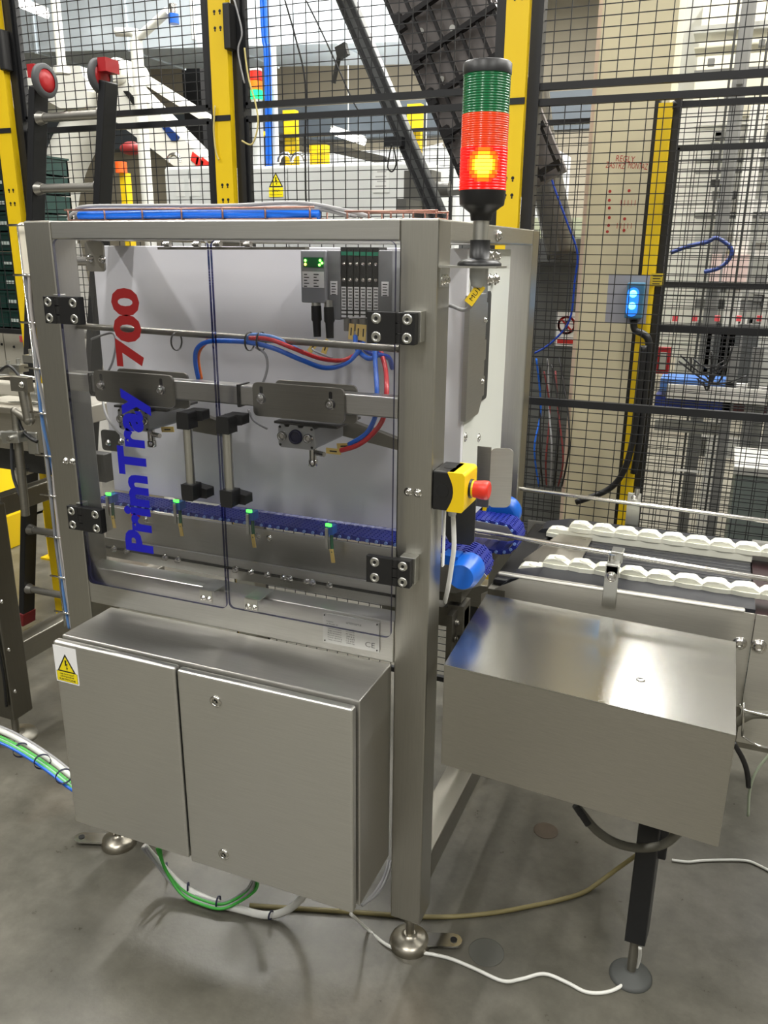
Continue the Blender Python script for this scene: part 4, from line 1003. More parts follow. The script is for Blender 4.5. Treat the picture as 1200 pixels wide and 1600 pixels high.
for z in (2.190, 1.945, 1.68, 1.40, 1.13, .86, .52, .222):
    k = (z-lbot.z)/(ltop.z-lbot.z); a = lbot + (ltop-lbot)*k
    b = MB(); b.cyl(a + V(.005, -.01, 0), a + wv + V(-.005, -.01, 0), .0165, n=16)
    b.lathe(a + V(.016, -.01, 0), a + V(.045, -.01, 0), [(0, .026), (1, .019)], 16)
    b.mat(0).lathe(a + wv + V(-.0155, -.01, 0), a + wv + V(-.02, -.01, 0), [(0, .026), (1, .026)], 16)
    b.build('rung', mat('dull_aluminium', (150, 148, 142), .42, .9), t)

# ------------------------------------------------------------------ left side: crates, infeed machine
GC = mat('dark_green_crate', (14, 52, 46), .45)
GM = mat('crate_print', (200, 210, 205), .5)
for i in range(9):
    z0 = 1.38 + i*.083
    x1 = -2.02 ; 
    b = MB()
    for (xa, xb, ya, yb) in ((-2.70, -2.405, 1.32, 1.33), (-2.70, -2.405, 1.69, 1.70), (-2.70, -2.69, 1.32, 1.70), (-2.415, -2.405, 1.32, 1.70)): b.box((xa, ya, z0), (xb, yb, z0+.078))
    b.box((-2.705, 1.314, z0+.072), (-2.40, 1.705, z0+.080)) if i == 8 else b.box((-2.705, 1.314, z0+.070), (-2.40, 1.322, z0+.080))
    b.box((-2.70, 1.32, z0), (-2.405, 1.70, z0+.004))
    for k in range(5): b.box((-2.69+k*.065, 1.316, z0+.008), (-2.685+k*.065, 1.32, z0+.072))
    b.mat(1)
    for k in range(3): b.box((-2.475+k*.018, 1.3125, z0+.028), (-2.462+k*.018, 1.3155, z0+.042))
    tag(b.build('crate', [GC, GM]), 'dark green plastic crate in the stack at the left edge, ' + ('lowest', 'second from bottom', 'third from bottom', 'fourth from bottom', 'middle', 'fourth from top', 'third from top', 'second from top', 'topmost')[i], 'crate', 'stacked green crates')
# infeed machine at the left
CRM = mat('off_white_metal', (176, 172, 160), .45, .2, noise=.06, nscale=5)
t = thing('infeed_conveyor', 'stainless infeed machine with pipe clamps at the left edge', 'conveyor', (-2.0, .7, 0))
xr = -1.36
def lb(name, u0, v0, u1, v1, y, d, m, bev=.004, x1=None):
    p = at(u0, v0, y=y); q = at(u1, v1, y=y)
    return MB().box((p.x, y, q.z), (x1 if x1 else q.x, y+d, p.z)).build(name, m, t, bev)
b = MB(); b.box((-3.2, 1.28, 1.17), (-2.50, 1.66, 1.372)); b.box((-2.495, 1.28, 1.17), (-2.27, 1.66, 1.372)); b.box((-3.2, 1.30, 0), (-3.1, 1.6, 1.17)); b.box((-2.36, 1.30, 0), (-2.30, 1.6, 1.17)); b.mat(1)
for (u, v) in ((3, 538), (22, 542)): b.cyl(at(u, v, y=1.277), at(u, v, y=1.281), .006)
b.mat(2); q = at(36, 530, y=1.278); b.obox(q, (.02, 0, 0), (0, .001, 0), (0, 0, .014)); 
b.build('housing', [CRM, INK, mat('red_sticker', (220, 90, 95), .5)], t, .004)
ENV = lambda u, v, y: at(u, v, y=y)
p = at(0, 585, y=.55); b = MB()
b.box((-2.9, .45, p.z-.16), (-1.45, .80, p.z-.10)); b.box((-2.9, .50, p.z-.06), (-1.5, .56, p.z-.02)); b.build('belt_table', CRM, t, .004)
zz0 = at(0, 700, y=.42).z
b = MB(); b.box((-2.7, .42, zz0), (-1.30, .45, zz0+.14)); b.box((-2.7, .40, zz0+.125), (-1.30, .47, zz0+.145)); b.build('side_rail', steel('stainless_steel_old', (185, 180, 168), .4, stretch=(2, 60, 60)), t, .003)
b = MB(); b.box((-2.7, .50, zz0-.10), (-1.30, .54, zz0-.005)); b.build('lower_rail', DARK, t, .003)
b = MB(); c = at(34, 600, y=.34); b.obox(c, (.034, 0, 0), (0, .012, 0), (0, 0, .022)); b.mat(1).screw(c + V(.012, -.012, 0), (0, -1, 0), .008, .008)
b.mat(0).cyl(c + V(.005, 0, -.02), c + V(.012, 0, -.11), .017); b.sphere(c + V(.012, 0, -.11), .018)
b.cyl(c + V(.012, 0, -.11), c + V(-.03, -.01, -.085), .014); b.sphere(c + V(-.03, -.01, -.085), .0145)
e_ = at(40, 805, y=.33); b.cyl(c + V(-.03, -.01, -.085), e_, .0135)
b.build('pipe_arm', [STEELD, CHROME], t)
c = at(22, 682, y=.32); b = MB(); b.obox(c, (.035, 0, .004), (0, .018, 0), (0, 0, .018)); b.cyl(c + V(-.05, 0, 0), c + V(-.035, 0, 0), .014); b.mat(1).cyl(c + V(.01, -.018, 0), c + V(.01, -.035, 0), .009, n=6)
b.mat(0).obox(c + V(.055, .02, -.02), (.02, 0, 0), (0, .005, 0), (0, 0, .035)); b.build('pipe_clamp', [ALU, CHROME], t, .002)
b = MB()
for k in range(7):
    a = at(-20, 590 + k*16, y=.5 + .04*k); c = at(60, 592 + k*13, y=.55); b.tube([a, (a+c)/2 + V(0, -.01, .012), c], .006)
b.build('thin_rods', ALU, t)
b = MB()
for (u, v) in ((50, 560), (30, 575), (58, 620), (14, 578), (45, 655), (60, 690), (38, 735)): c = at(u, v, y=.5); MB().obox(c, (.02, 0, 0), (0, .02, 0), (0, 0, .012)).cyl(c, c+V(0, 0, .03), .008).build('fitting', ALU, t)
pass
hose(P((0, 580), (14, 572), (28, 585), (35, 600), y=.45), .005, BLACK, 'thin black hose at the left edge over the infeed conveyor', 'hose', 'hose')
hose(P((18, 690), (20, 740), (30, 770), (42, 800), y=.33), .005, mat('dark_grey_hose', (60, 62, 66), .4), 'dark grey hose drooping beside the pipe arm at the left edge', 'hose', 'hose')
hose(P((28, 655), (35, 672), (48, 685), (58, 690), y=.33), .006, BLACK, 'black hose curling from the pipe clamp at the left edge', 'hose', 'hose')
# left support frame
t = thing('support_stand', 'dark steel support stand of the infeed conveyor at the left edge', 'stand', (-1.55, .35, 0))
pr = at(53, 1160, z=.10); px = -1.40; py = .33
pbot = at(50, 1150, y=py); ptop = at(3, 785, y=py)
DST = steel('dark_stainless_steel', (118, 115, 106), .42, stretch=(60, 60, 2))
pbot.x -= .075; MB().box((pbot.x-.09, py, .10), (pbot.x, py+.09, .90)).build('post', DST, t, .005)
MB().bar((pbot.x-.045, py+.09, at(0, 800, y=py).z-.02), (pbot.x-.045, 1.15, at(0, 800, y=py).z-.02), .05, .07).build('upper_beam', DST, t, .004)
zb_ = at(31, 1030, y=py).z
MB().bar((pbot.x-.04, py+.09, zb_-.03), (pbot.x-.04, 1.25, zb_-.03), .07, .08).build('lower_beam', STEELD, t, .004)
b = MB(); c = V(pbot.x-.045, py+.04, 0); b.lathe(c, c+V(0, 0, .02), [(0, .075), (.6, .072), (1, .03)], 28); b.cyl(c, c+V(0, 0, .12), .013); b.mat(1).cyl(c+V(.045, -.03, .012), c+V(.045, -.03, .035), .008, n=6)
b.build('levelling_foot', [STEELD, CHROME], t)
b = MB()
for v in (860, 940, 1015, 1080): c = at(-10+(v-860)*.15, v, y=py); b.screw(c, (0, -1, 0), .006, .004)
b.build('post_screws', CHROME, t)
for i, (m, lab, d, r) in enumerate(((WHITEC, 'thick white cable in the bundle left of the control cabinet', (0, 0), .009), (GREENC, 'green cable in the bundle left of the control cabinet, upper one', (-3, 12), .006), (GREENC, 'green cable in the bundle left of the control cabinet, lower one', (-6, 18), .006), (mat('pale_green_cable2', (150, 190, 165), .45), 'pale green cable in the bundle left of the control cabinet', (-5, 17), .006), (BLUET, 'blue cable at the underside of the bundle left of the control cabinet', (-6, 22), .0045), (GREYC, 'grey cable in the bundle left of the control cabinet', (4, -6), .005))):
    du, dv = d; dv *= .75
    hose([at(-25+du, 1132+dv, z=.22), at(15+du, 1148+dv, z=.20), at(50+du, 1168+dv, z=.18), at(85+du, 1192+dv, z=.16), at(110+du, 1212+dv, z=.14), at(150+du, 1240+dv, z=.12)], r, m, lab, 'cable', 'cable')
for (u, v) in ((14, 1152), (33, 1172), (66, 1190), (100, 1213)):
    c = at(u, v, z=.175); ax = V(.7, -.5, 0).normalized(); b = MB().lathe(c-ax*.004, c+ax*.004, [(0, .024), (0, .0255), (1, .0255), (1, .024)], 18, cap=False)
    tag(b.build('cable_tie', mat('navy_plastic', (25, 30, 60), .4)), 'dark cable tie round the left cable bundle, ' + {14: 'leftmost', 33: 'second from left', 66: 'third from left', 100: 'nearest the cabinet'}[u], 'cable tie', 'cable ties left of the cabinet')
hose([V(pbot.x-.03, py-.006, .86), V(pbot.x-.02, py-.008, .7), V(pbot.x-.025, py-.008, .5), V(pbot.x-.012, py-.008, .3), V(pbot.x-.02, py-.008, .16)], .005, BLACK, 'black cable tied to the front of the dark support stand', 'cable', 'cable')
# yellow machine base and clutter seen below left
t = thing('palletiser_base', 'yellow machine base on the floor beyond the infeed conveyor', 'machine', (-3.3, 2.0, 0))
b = MB(); a = at(-30, 700, y=1.9); c = at(25, 860, y=1.9); b.prism([(-.5, 0), (.02, 0), (.05, .25), (-.02, .62), (-.12, .66), (-.5, .66)], (c.x-.05, 1.7, c.z-.03), (1, 0, 0), (0, 0, 1), (0, .3, 0)); b.build('body', YELLOW, t, .01)
b = MB(); b.box((c.x-.6, 1.75, 0), (c.x-.02, 1.95, c.z)); b.build('plinth', BLACKM, t)
b = MB(); p = at(95, 860, y=1.9); b.box((p.x-.05, 1.85, 0), (p.x+.03, 1.93, p.z+.25)); b.mat(0).box((p.x-.08, 1.82, 0), (p.x+.06, 1.96, .012))
tag(b.build('bollard', [YELLOW]), 'yellow bollard seen through the gap left of the machine', 'bollard')
p = at(80, 860, y=2.4); b = MB(); b.box((p.x-.2, 2.4, p.z-.12), (p.x+.2, 2.7, p.z-.01)); b.mat(1).box((p.x-.2, 2.39, p.z-.02), (p.x+.2, 2.72, p.z+.02)); b.mat(2).box((p.x-.2, 2.385, p.z+.0), (p.x-.06, 2.4, p.z+.05))
b.mat(0).box((p.x-.19, 2.41, 0), (p.x-.15, 2.69, p.z-.1)); b.box((p.x+.15, 2.41, 0), (p.x+.19, 2.69, p.z-.1))
tag(b.build('trolley', [BLACKM, WHITE, RED]), 'low black trolley with white top seen past the left post', 'trolley')

# ------------------------------------------------------------------ background left: robot, cabinets, pipes
RW = mat('white_robot_paint', (222, 222, 214), .38)
Y3 = 4.0
def A3(u, v, y=Y3): return at(u, v, y=y)
t = thing('industrial_robot', 'large white industrial robot arm behind the fence', 'robot', tuple(V(A3(140, 330).x, Y3, 0)))
b = MB(); b.prism([(p.x, p.z) for p in (A3(25, 162), A3(60, 122), A3(115, 112), A3(158, 112), A3(168, 150), A3(165, 175), A3(126, 176), A3(98, 160), A3(80, 170), A3(78, 178), A3(40, 175))][::-1], (0, Y3-.22, 0), (1, 0, 0), (0, 0, 1), (0, .35, 0)); b.build('shoulder', RW, t, .02)
b = MB(); b.prism([(p.x, p.z) for p in (A3(168, 128), A3(205, 118), A3(345, 260), A3(330, 262), A3(290, 262), A3(180, 178))][::-1], (0, Y3-.15, 0), (1, 0, 0), (0, 0, 1), (0, .2, 0)); b.mat(1)
b.prism([(p.x, p.z) for p in (A3(192, 142, Y3-.16), A3(200, 142, Y3-.16), A3(214, 158, Y3-.16), A3(208, 164, Y3-.16))][::-1], (0, Y3-.16, 0), (1, 0, 0), (0, 0, 1), (0, .012, 0))
b.mat(2).prism([(p.x, p.z) for p in (A3(246, 190, Y3-.16), A3(254, 189, Y3-.16), A3(280, 214, Y3-.16), A3(276, 221, Y3-.16), A3(268, 220, Y3-.16))][::-1], (0, Y3-.16, 0), (1, 0, 0), (0, 0, 1), (0, .012, 0))
b.mat(3)
for (u, v) in ((305, 248), (312, 255), (320, 256)): q = A3(u, v, Y3-.155); b.obox(q, (.03, 0, -.02), (0, .004, 0), (.01, 0, .03))
b.build('upper_arm', [RW, INK, mat('dark_blue_inlay', (20, 50, 110), .4), mat('red_logo', (210, 45, 35), .5)], t, .01)
MB().cyl(A3(208, 112), A3(340, 195), .035).build('counter_rod', RW, t)
MB().lathe(A3(205, 118)+V(0, -.2, 0), A3(205, 118)+V(0, .1, 0), [(0, .07), (.1, .09), (1, .09)], 28).build('elbow_joint', RW, t)
MB().tube([A3(155, 165), A3(130, 200), A3(105, 250), A3(92, 300), A3(88, 350), A3(90, 400)], .16, 20).build('lower_arm', RW, t)
b = MB(); c = A3(88, 400); b.lathe((c.x, Y3, 0), (c.x, Y3, c.z+.1), [(0, .45), (.1, .42), (.12, .3), (.8, .24), (1, .2)], 28); b.build('pedestal', mat('grey_robot_base', (150, 148, 140), .5), t)
MB().sphere(A3(205, 232, 3.0), .05, sc=(1.6, 1, .8)).build('red_part', mat('dull_red_part', (150, 45, 45), .5), t)
# white standing pipe with Y-branch
t = thing('pipe_stand', 'white standing pipe with a forked top behind the robot', 'pipe', tuple(V(A3(232, 330, 2.9).x, 2.9, 0)))
p = A3(232, 330, 2.9); q = A3(222, 62, 2.9); 
b = MB(); b.cyl((p.x, 2.9, 0), (p.x, 2.9, q.z), .036); b.mat(0).cyl((p.x, 2.9, 0), (p.x, 2.9, .02), .12); b.build('post', RW, t)
MB().tube([(p.x, 2.9, q.z), A3(212, 52, 2.9), A3(182, 50, 2.9)], .026).build('branch', RW, t); MB().cyl((p.x, 2.9, q.z), A3(262, 18, 2.9), .024).build('branch', RW, t)
b = MB(); c = A3(271, 22, 2.9); b.cyl(c, c+V(0, 0, -.05), .03); b.build('blue_head', BLUEC, t); MB().cyl(c+V(0, 0, .05), c, .022).build('clear_bulb', CHROME, t)
b = MB(); a = A3(90, 0, 3.0); c = A3(97, 110, 3.0); b.cyl((c.x, 3, c.z), (c.x, 3, CEIL), .028); b.cyl((c.x, 3, c.z-.02), (c.x, 3, c.z+.02), .05)
tag(b.build('ceiling_pipe', RW), 'white vertical pipe coming down from the ceiling at upper left', 'pipe')
b = MB(); a = A3(301, 0, 5.5); c = A3(303, 62, 5.5); b.cyl((c.x, 5.5, c.z), (c.x, 5.5, CEIL), .02)
tag(b.build('hanger_rod', WHITE), 'thin white hanger rod left of the middle yellow post', 'rod')
# cabinets
def cabinet(u0, u1, v, y, label, splits=(), sign=None, plate=None):
    p = at(u0, v, y=y); q = at(u1, v-4, y=y); zt = (p.z+q.z)/2
    t = thing('electrical_cabinet', label, 'cabinet', ((p.x+q.x)/2, y+.2, 0))
    MB().box((p.x, y, 0), (q.x, y+.45, zt)).build('body', CAB, t, .006)
    xs = [p.x] + [at(s, v, y=y).x for s in splits] + [q.x]
    for a, c in zip(xs[:-1], xs[1:]): MB().box((a+.004, y-.012, .1), (c-.004, y-.001, zt-.012)).build('door', CAB, t, .003)
    return t, y-.012
t, yy = cabinet(258, 346, 262, 3.0, 'light grey electrical cabinet left of the middle yellow post', (296,))
b = MB(); q = at(275, 280, y=yy); b.box((q.x, yy-.002, q.z-.1), (q.x+.06, yy, q.z)); b.box((q.x+.09, yy-.002, q.z-.1), (q.x+.17, yy, q.z)); b.build('document_holder', mat('pale_plate', (198, 200, 198), .4), t)
t, yy = cabinet(385, 662, 258, 3.0, 'wide light grey electrical cabinet right of the middle yellow post', (450,))
b = MB(); q = at(421, 308, y=yy); w = .075*1.25
sign_triangle(b, (q.x, yy-.001, q.z+.055), w, m0=0)
b.mat(1).box((q.x, yy-.003, q.z), (q.x+w, yy-.001, q.z+.052)); b.mat(0); b.text('UWAGA!', (q.x+w/2, yy-.0032, q.z+.028), (1, 0, 0), (0, 0, 1), w=w*.55, h=.014, align='C'); b.text('Urządzenie elektryczne', (q.x+w/2, yy-.0032, q.z+.008), (1, 0, 0), (0, 0, 1), w=w*.9, h=.010, align='C')
b.build('warning_sign', [INK, YSIGN], t, label='yellow electric warning sign')
b = MB(); q = at(583, 301, y=yy); b.box((q.x, yy-.003, q.z), (q.x+.10, yy, q.z+.14)); b.mat(1)
for i in range(4): b.box((q.x+.015+.01*(i % 2), yy-.0035, q.z+.03+.025*i), (q.x+.08, yy-.003, q.z+.036+.025*i))
b.build('rating_plate', [mat('pale_plate', (198, 200, 198), .4), mat('faint_print', (150, 150, 150), .5)], t)
for u, lab in ((268, 'left lifting eye'), (400, ''), (475, '')): pass
b = MB()
for u in (272, 446, 466):
    c = at(u, 256, y=3.1)
    pts = [c + V(.045*math.cos(a), 0, .045*math.sin(a)+.01) for a in [i*math.pi/7 for i in range(8)]]
    tag(MB().tube(pts, .012).build('lifting_eye', CHROME), 'round steel lifting eye on top of a cabinet, ' + {272: 'left of the middle yellow post', 446: 'nearer the small signal light', 466: 'right one of the pair'}[u], 'lifting eye', 'lifting eyes')
# small signal light
c = at(401, 150, y=3.1); t = thing('signal_light', 'small signal light with green lit, beyond the fence at top centre', 'signal light', (c.x, 3.1, 2.2))
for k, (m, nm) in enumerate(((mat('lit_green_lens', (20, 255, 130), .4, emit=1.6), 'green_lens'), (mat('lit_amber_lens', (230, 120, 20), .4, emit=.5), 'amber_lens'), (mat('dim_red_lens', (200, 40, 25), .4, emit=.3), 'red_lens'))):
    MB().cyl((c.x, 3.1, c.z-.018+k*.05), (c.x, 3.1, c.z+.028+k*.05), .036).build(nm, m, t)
MB().cyl((c.x, 3.1, c.z+.131), (c.x, 3.1, c.z+.145), .036).build('cap', WHITE, t); MB().cyl((c.x, 3.1, 2.19), (c.x, 3.1, c.z-.02), .033).build('stem', CAB, t)
for u, lab in ((418, 'blue cable beside the small signal light, left one'), (423, 'blue cable beside the small signal light, right one')):
    a = at(u, 255, y=3.1); d = at(u-1, 0, y=3.1); hose([(a.x, 3.1, 2.2), (a.x+.01, 3.1, 2.8), (a.x-.005, 3.1, d.z), (a.x, 3.1, CEIL-.25)], .012, BLUET, lab, 'cable', 'cable')
a = at(431, 255, y=3.2); tag(MB().cyl((a.x, 3.2, 2.2), (a.x, 3.2, CEIL-.25), .022).build('conduit', CAB), 'pale grey conduit right of the blue cables', 'pipe')
# ceiling ducts
DU = mat('galvanised_duct', (214, 224, 232), .42, .25, noise=.08, nscale=2)
def duct(u0, v0, u1, v1, y, d, h, label, m=DU):
    p = at(u0, v0, y=y); q = at(u1, v1, y=y)
    b = MB(); b.bar((p.x, y+d/2, p.z+h/2), (q.x, y+d/2, q.z+h/2), d, h)
    n = 7
    for i in range(n+1):
        c = V(p.x+(q.x-p.x)*i/n, y+d/2, p.z+(q.z-p.z)*i/n+h/2); b.obox(c, (.012, 0, 0), (0, d/2+.015, 0), (0, 0, h/2+.015))
    return tag(b.build('air_duct', m), label, 'duct')
duct(-300, 92, 725, 62, 5.6, .9, .72, 'large galvanised air duct under the ceiling behind the robot')
b = MB(); p = at(385, 190, y=7.6); b.box((-9, 7.4, 2.9), (1, 7.6, 3.25)); tag(b.build('ceiling_beam', mat('grey_blue_beam', (96, 104, 112), .5)), 'grey blue steel beam across the back of the hall', 'beam')
# dark doorway and machines far back
b = MB(); p = at(283, 90, y=6.7); q = at(312, 330, y=6.7); b.box((p.x, 6.7, 0), (q.x+.1, 7.3, p.z)); tag(b.build('dark_cabinet', mat('near_black_paint', (22, 22, 24), .6)), 'tall dark cabinet far behind the robot', 'cabinet')
b = MB(); p = at(90, 200, y=7.5); b.box((-9, 7.7, 0), (-2.8, 8.2, 2.9)); tag(b.build('far_machine', mat('dull_beige_machine', (176, 168, 148), .6, noise=.3, nscale=3)), 'long beige machine far behind the robot', 'machine')
b = MB(); p = at(490, 230, y=5.2); b.box((-3.6, 5.2, 0), (-.9, 6.2, 2.52)); 
for i in range(14): b.box((-3.6+i*.2, 5.15, .2), (-3.57+i*.2, 5.2, 2.5))
tag(b.build('white_enclosure', mat('white_enclosure_panel', (205, 208, 210), .4)), 'long white enclosure behind the wide grey cabinet', 'enclosure')
# yellow posts behind
for (u, vt, y, lab) in ((451, 172, 3.64, 'yellow post behind the cabinet, left of the two taller ones'), (647, 162, 3.64, 'yellow post behind the inclined conveyor'), (416, 205, 3.72, 'thin yellow post beside the blue cables')):
    p = at(u, vt, y=y); w = .045 if y < 3.7 else .03
    tag(MB().box((p.x-w, y, 0), (p.x+w, y+.05, p.z)).build('fence_post', YELLOW), lab, 'fence post', 'yellow posts further back')
p = at(494, 225, y=3.75); tag(MB().box((p.x-.05, 3.75, 0), (p.x+.05, 3.85, p.z)).build('fence_post', YELLOW), 'short yellow post over the wide cabinet, dark on its left side', 'fence post', 'yellow posts further back')
p = at(190, 270, y=3.5); b = MB(); b.box((p.x-.02, 3.5, 0), (p.x+.03, 3.56, p.z)); b.mat(1).cyl((p.x, 3.5, p.z), (p.x, 3.5, p.z+.07), .04); tag(b.build('beacon_post', [YELLOW, mat('orange_beacon', (230, 90, 30), .4, emit=.4)]), 'yellow post with orange beacon right of the ladder', 'beacon')
# horizontal roller line behind cabinet
b = MB(); a = at(436, 213, y=4.2); c = at(600, 250, y=4.2); b.bar(a, c, .06, .05); b.bar(a+V(0, .4, 0), c+V(0, .4, 0), .06, .05)
for i in range(14): q = a + (c-a)*(i/13); b.cyl(q, q+V(0, .4, 0), .018, n=8)
for q in (a, c): b.box((q.x-.03, 4.2, 0), (q.x+.03, 4.26, q.z))
tag(b.build('roller_conveyor', DARK), 'dark roller conveyor sloping down behind the wide cabinet', 'conveyor')
# inclined conveyor
b = MB(); a = at(515, -60, y=1.62); c = at(700, 372, y=1.62)
t = thing('inclined_conveyor', 'dark inclined lattice conveyor rising behind the fence, above the machine', 'conveyor', tuple(V(c.x, 1.7, 1.2)))
d = (c-a)
def prof_bar(name, a, c, w, h, m):
    return MB().bar(a, c, w, h).build(name, m, t, .003)
GP = mat('grey_anodised_profile', (92, 94, 94), .4, .5)
prof_bar('side_profile', a, c, .05, .062, GP)
b = MB().bar(a + V(.018, -.028, .0), c + V(.018, -.028, .0), .006, .014); b.bar(a + V(-.018, -.028, .0), c + V(-.018, -.028, 0), .006, .012); b.build('profile_slot', BLACKM, t)
a2 = at(575, -60, y=1.66); c2 = at(745, 340, y=1.66); e2 = at(830, -60, y=1.66); f2 = at(815, 170, y=1.66)
# lattice underside as a tilted slab
dd = (c2-a2).normalized(); L = (c2-a2).length; nn = V(dd.z, 0, -dd.x)
if nn.x < 0: nn = -nn
DK = None; _ = mat('dark_belt_back', (46, 42, 42), .55); LAT = mat('dark_lattice_bar', (26, 24, 25), .4, .4)
b = MB(); mid = (a2+c2)/2 + nn*.18 + V(0, .06, 0); b.obox(mid, dd*L/2, V(0, .02, 0), nn*.18); b.build('belt_back', mat('grey_belt_back', (120, 114, 112), .5), t)
b = MB()
for i in range(6): q = a2 + nn*(.004+.068*i); b.bar(q, q + dd*L, .011, .02, (0, 1, 0))
b.build('lattice_rail', LAT, t)
b = MB()
for i in range(7): q = a2 + dd*(L*(.10+.145*i)); b.bar(q, q + nn*.36, .018, .035, (0, 1, 0)); b.obox(q + nn*.02, dd*.03, V(0, .016, 0), nn*.016)
b.build('lattice_crossbar', LAT, t)
b = MB()
for (u, v) in ((658, 49), (707, 44), (690, 124)):
    q = at(u, v, y=1.695); b.cyl(q, q+V(0, -.004, 0), .011, n=18)
b.build('reflector_dot', mat('pale_disc', (225, 225, 220), .4), t)
b = MB(); q = at(535, 80, y=1.58); b.obox(q, (.020, 0, .008), (0, .014, 0), (-.006, 0, .020)); b.cyl(q+V(-.012, 0, -.01), at(521, 130, y=1.58), .009); b.build('crank_handle', DARK, t)
b = MB(); q = at(617, 222, y=1.58); b.obox(q, (.035, 0, 0), (0, .02, 0), (0, 0, .016)); b.build('clamp', BLACKM, t)
hose(P((612, 225), (608, 245), (606, 262), (613, 268), (619, 255), (615, 230), y=1.56), .003, BLACK, 'black cable loop hanging from the inclined conveyor clamp', 'cable', 'cable')
hose(P((445, 0), (462, 60), (477, 130), (477, 230), (478, 310), (482, 325), y=1.4), .0035, BLACK, 'black cable hanging down behind the fence left of the inclined conveyor', 'cable', 'cable')
hose(P((478, 0), (505, 55), (530, 110), (550, 155), (562, 176), y=1.4), .003, BLACK, 'thin black cable slanting toward the inclined conveyor', 'cable', 'cable')
q = at(660, 292, y=1.9); b = MB(); b.obox(q, (.06, 0, 0), (0, .06, 0), (0, 0, .06)); b.cyl(q+V(.06, 0, -.01), q+V(.12, 0, -.01), .03); b.bar(at(640, 310, y=1.9), at(720, 300, y=1.9), .03, .02)
b.bar((q.x, 1.9, 0), (q.x, 1.9, q.z), .05, .05); b.bar((q.x, 1.9, q.z-.08), (q.x, 1.66, q.z-.08), .04, .04)
b.build('drive_motor', mat('grey_motor', (120, 120, 116), .45, .3), t)
t = thing('ribbed_hose', 'ribbed grey hose standing behind the machine top at centre right', 'hose', tuple(at(652, 340, y=2.0)))
b = MB()
q = at(660, 360, y=2.0); b.cyl((q.x, q.y, 0), q, .03)
for i in range(14): q = at(648+i*.8, 292+i*5, y=2.0); b.lathe(q, q+V(0, 0, .009), [(0, .028), (.5, .034), (1, .028)], 16)
b.build('ribs', mat('pale_rib_plastic', (190, 190, 186), .5), t)

# ------------------------------------------------------------------ between the post and the cream column
t = thing('chute_machine', 'grey machine with a glossy clear chute left of the cream column', 'machine', (-.35, 1.9, 0))
yq = 2.35
p = at(836, 405, y=yq); q = at(905, 640, y=yq)
MB().box((p.x-.4, yq, 0), (q.x-.02, yq+.3, p.z)).build('housing', mat('mid_grey_housing', (96, 98, 96), .45, noise=.15, nscale=4), t, .004)
b = MB(); a = at(832, 140, y=yq-.1); c = at(880, 400, y=yq-.1); b.tube([a, at(842, 220, y=yq-.1), at(860, 310, y=yq-.1), c], .07, 14); b.build('chute', mat('smoky_glossy_tube', (110, 108, 102), .12, .3), t)
b = MB(); b.box((p.x-.35, yq-.06, p.z-.01), (q.x, yq+.2, p.z+.09)); b.build('shelf', mat('mid_grey_shelf', (120, 122, 122), .45), t)
b = MB(); s0 = at(866, 540, y=yq-.005); w = .10; h = .155
b.box((s0.x, yq-.004, s0.z), (s0.x+w, yq-.001, s0.z+h)); b.mat(1)
cc = V(s0.x+w/2, yq-.0045, s0.z+h*.62)
b.lathe(cc, cc+V(0, -.001, 0), [(0, .032), (0, .042), (1, .042), (1, .032)], 28, cap=False); b.add([cc+V(.042*math.cos(i*math.pi/14), -.001, .042*math.sin(i*math.pi/14)) for i in range(28)] + [cc+V(.033*math.cos(i*math.pi/14), -.001, .033*math.sin(i*math.pi/14)) for i in range(28)], [(i, (i+1) % 28, 28+(i+1) % 28, 28+i) for i in range(28)])
b.bar(cc+V(-.027, -.001, .027), cc+V(.027, -.001, -.027), .002, .008, (0, 0, 1)); b.box((s0.x+.012, yq-.005, s0.z+.012), (s0.x+w-.012, yq-.004, s0.z+.032)); b.mat(2).box((cc.x-.004, yq-.0048, cc.z-.02), (cc.x+.006, yq-.0044, cc.z+.02))
b.build('prohibition_sign', [LABELW, mat('sign_red', (195, 40, 35), .5), mat('sign_dark', (60, 30, 30), .5)], t, label='white sign with red prohibition circle')
hose(P((838, 205), (850, 240), (865, 290), (885, 345), (902, 395), (898, 440), (890, 500), (862, 535), (835, 552), y=1.9), .0042, mat('deep_blue_hose', (12, 60, 165), .3), 'blue hose looping down left of the cream column', 'hose', 'hose')
for i in range(7):
    m = (BLUET, BLACK, mat('dull_red_cable', (120, 45, 45), .5), GREYC, BLACK, mat('dull_red_cable', (140, 50, 50), .5), BLACK)[i]
    hose([at(838+i*6, 560+10*(i % 3), y=1.85+.03*i), at(845+i*7-8*(i % 2), 640, y=1.9), at(835+i*9, 700+8*(i % 3), y=1.85), at(842+i*6, 760, y=1.9)], .004, m, ('blue', 'black', 'red', 'grey', 'black', 'dull red', 'black')[i] + ' cable in the tangle right of the rear post', 'cable', 'cable', 'cable tangle right of the rear post' if i in (1, 4, 6) else None)
tag(MB().box((-.7, 2.9, 0), (.1, 3.3, 1.9)).build('white_panel_machine', mat('pale_green_panel', (190, 196, 170), .5)), 'pale greenish panel left of the cream column', 'panel')

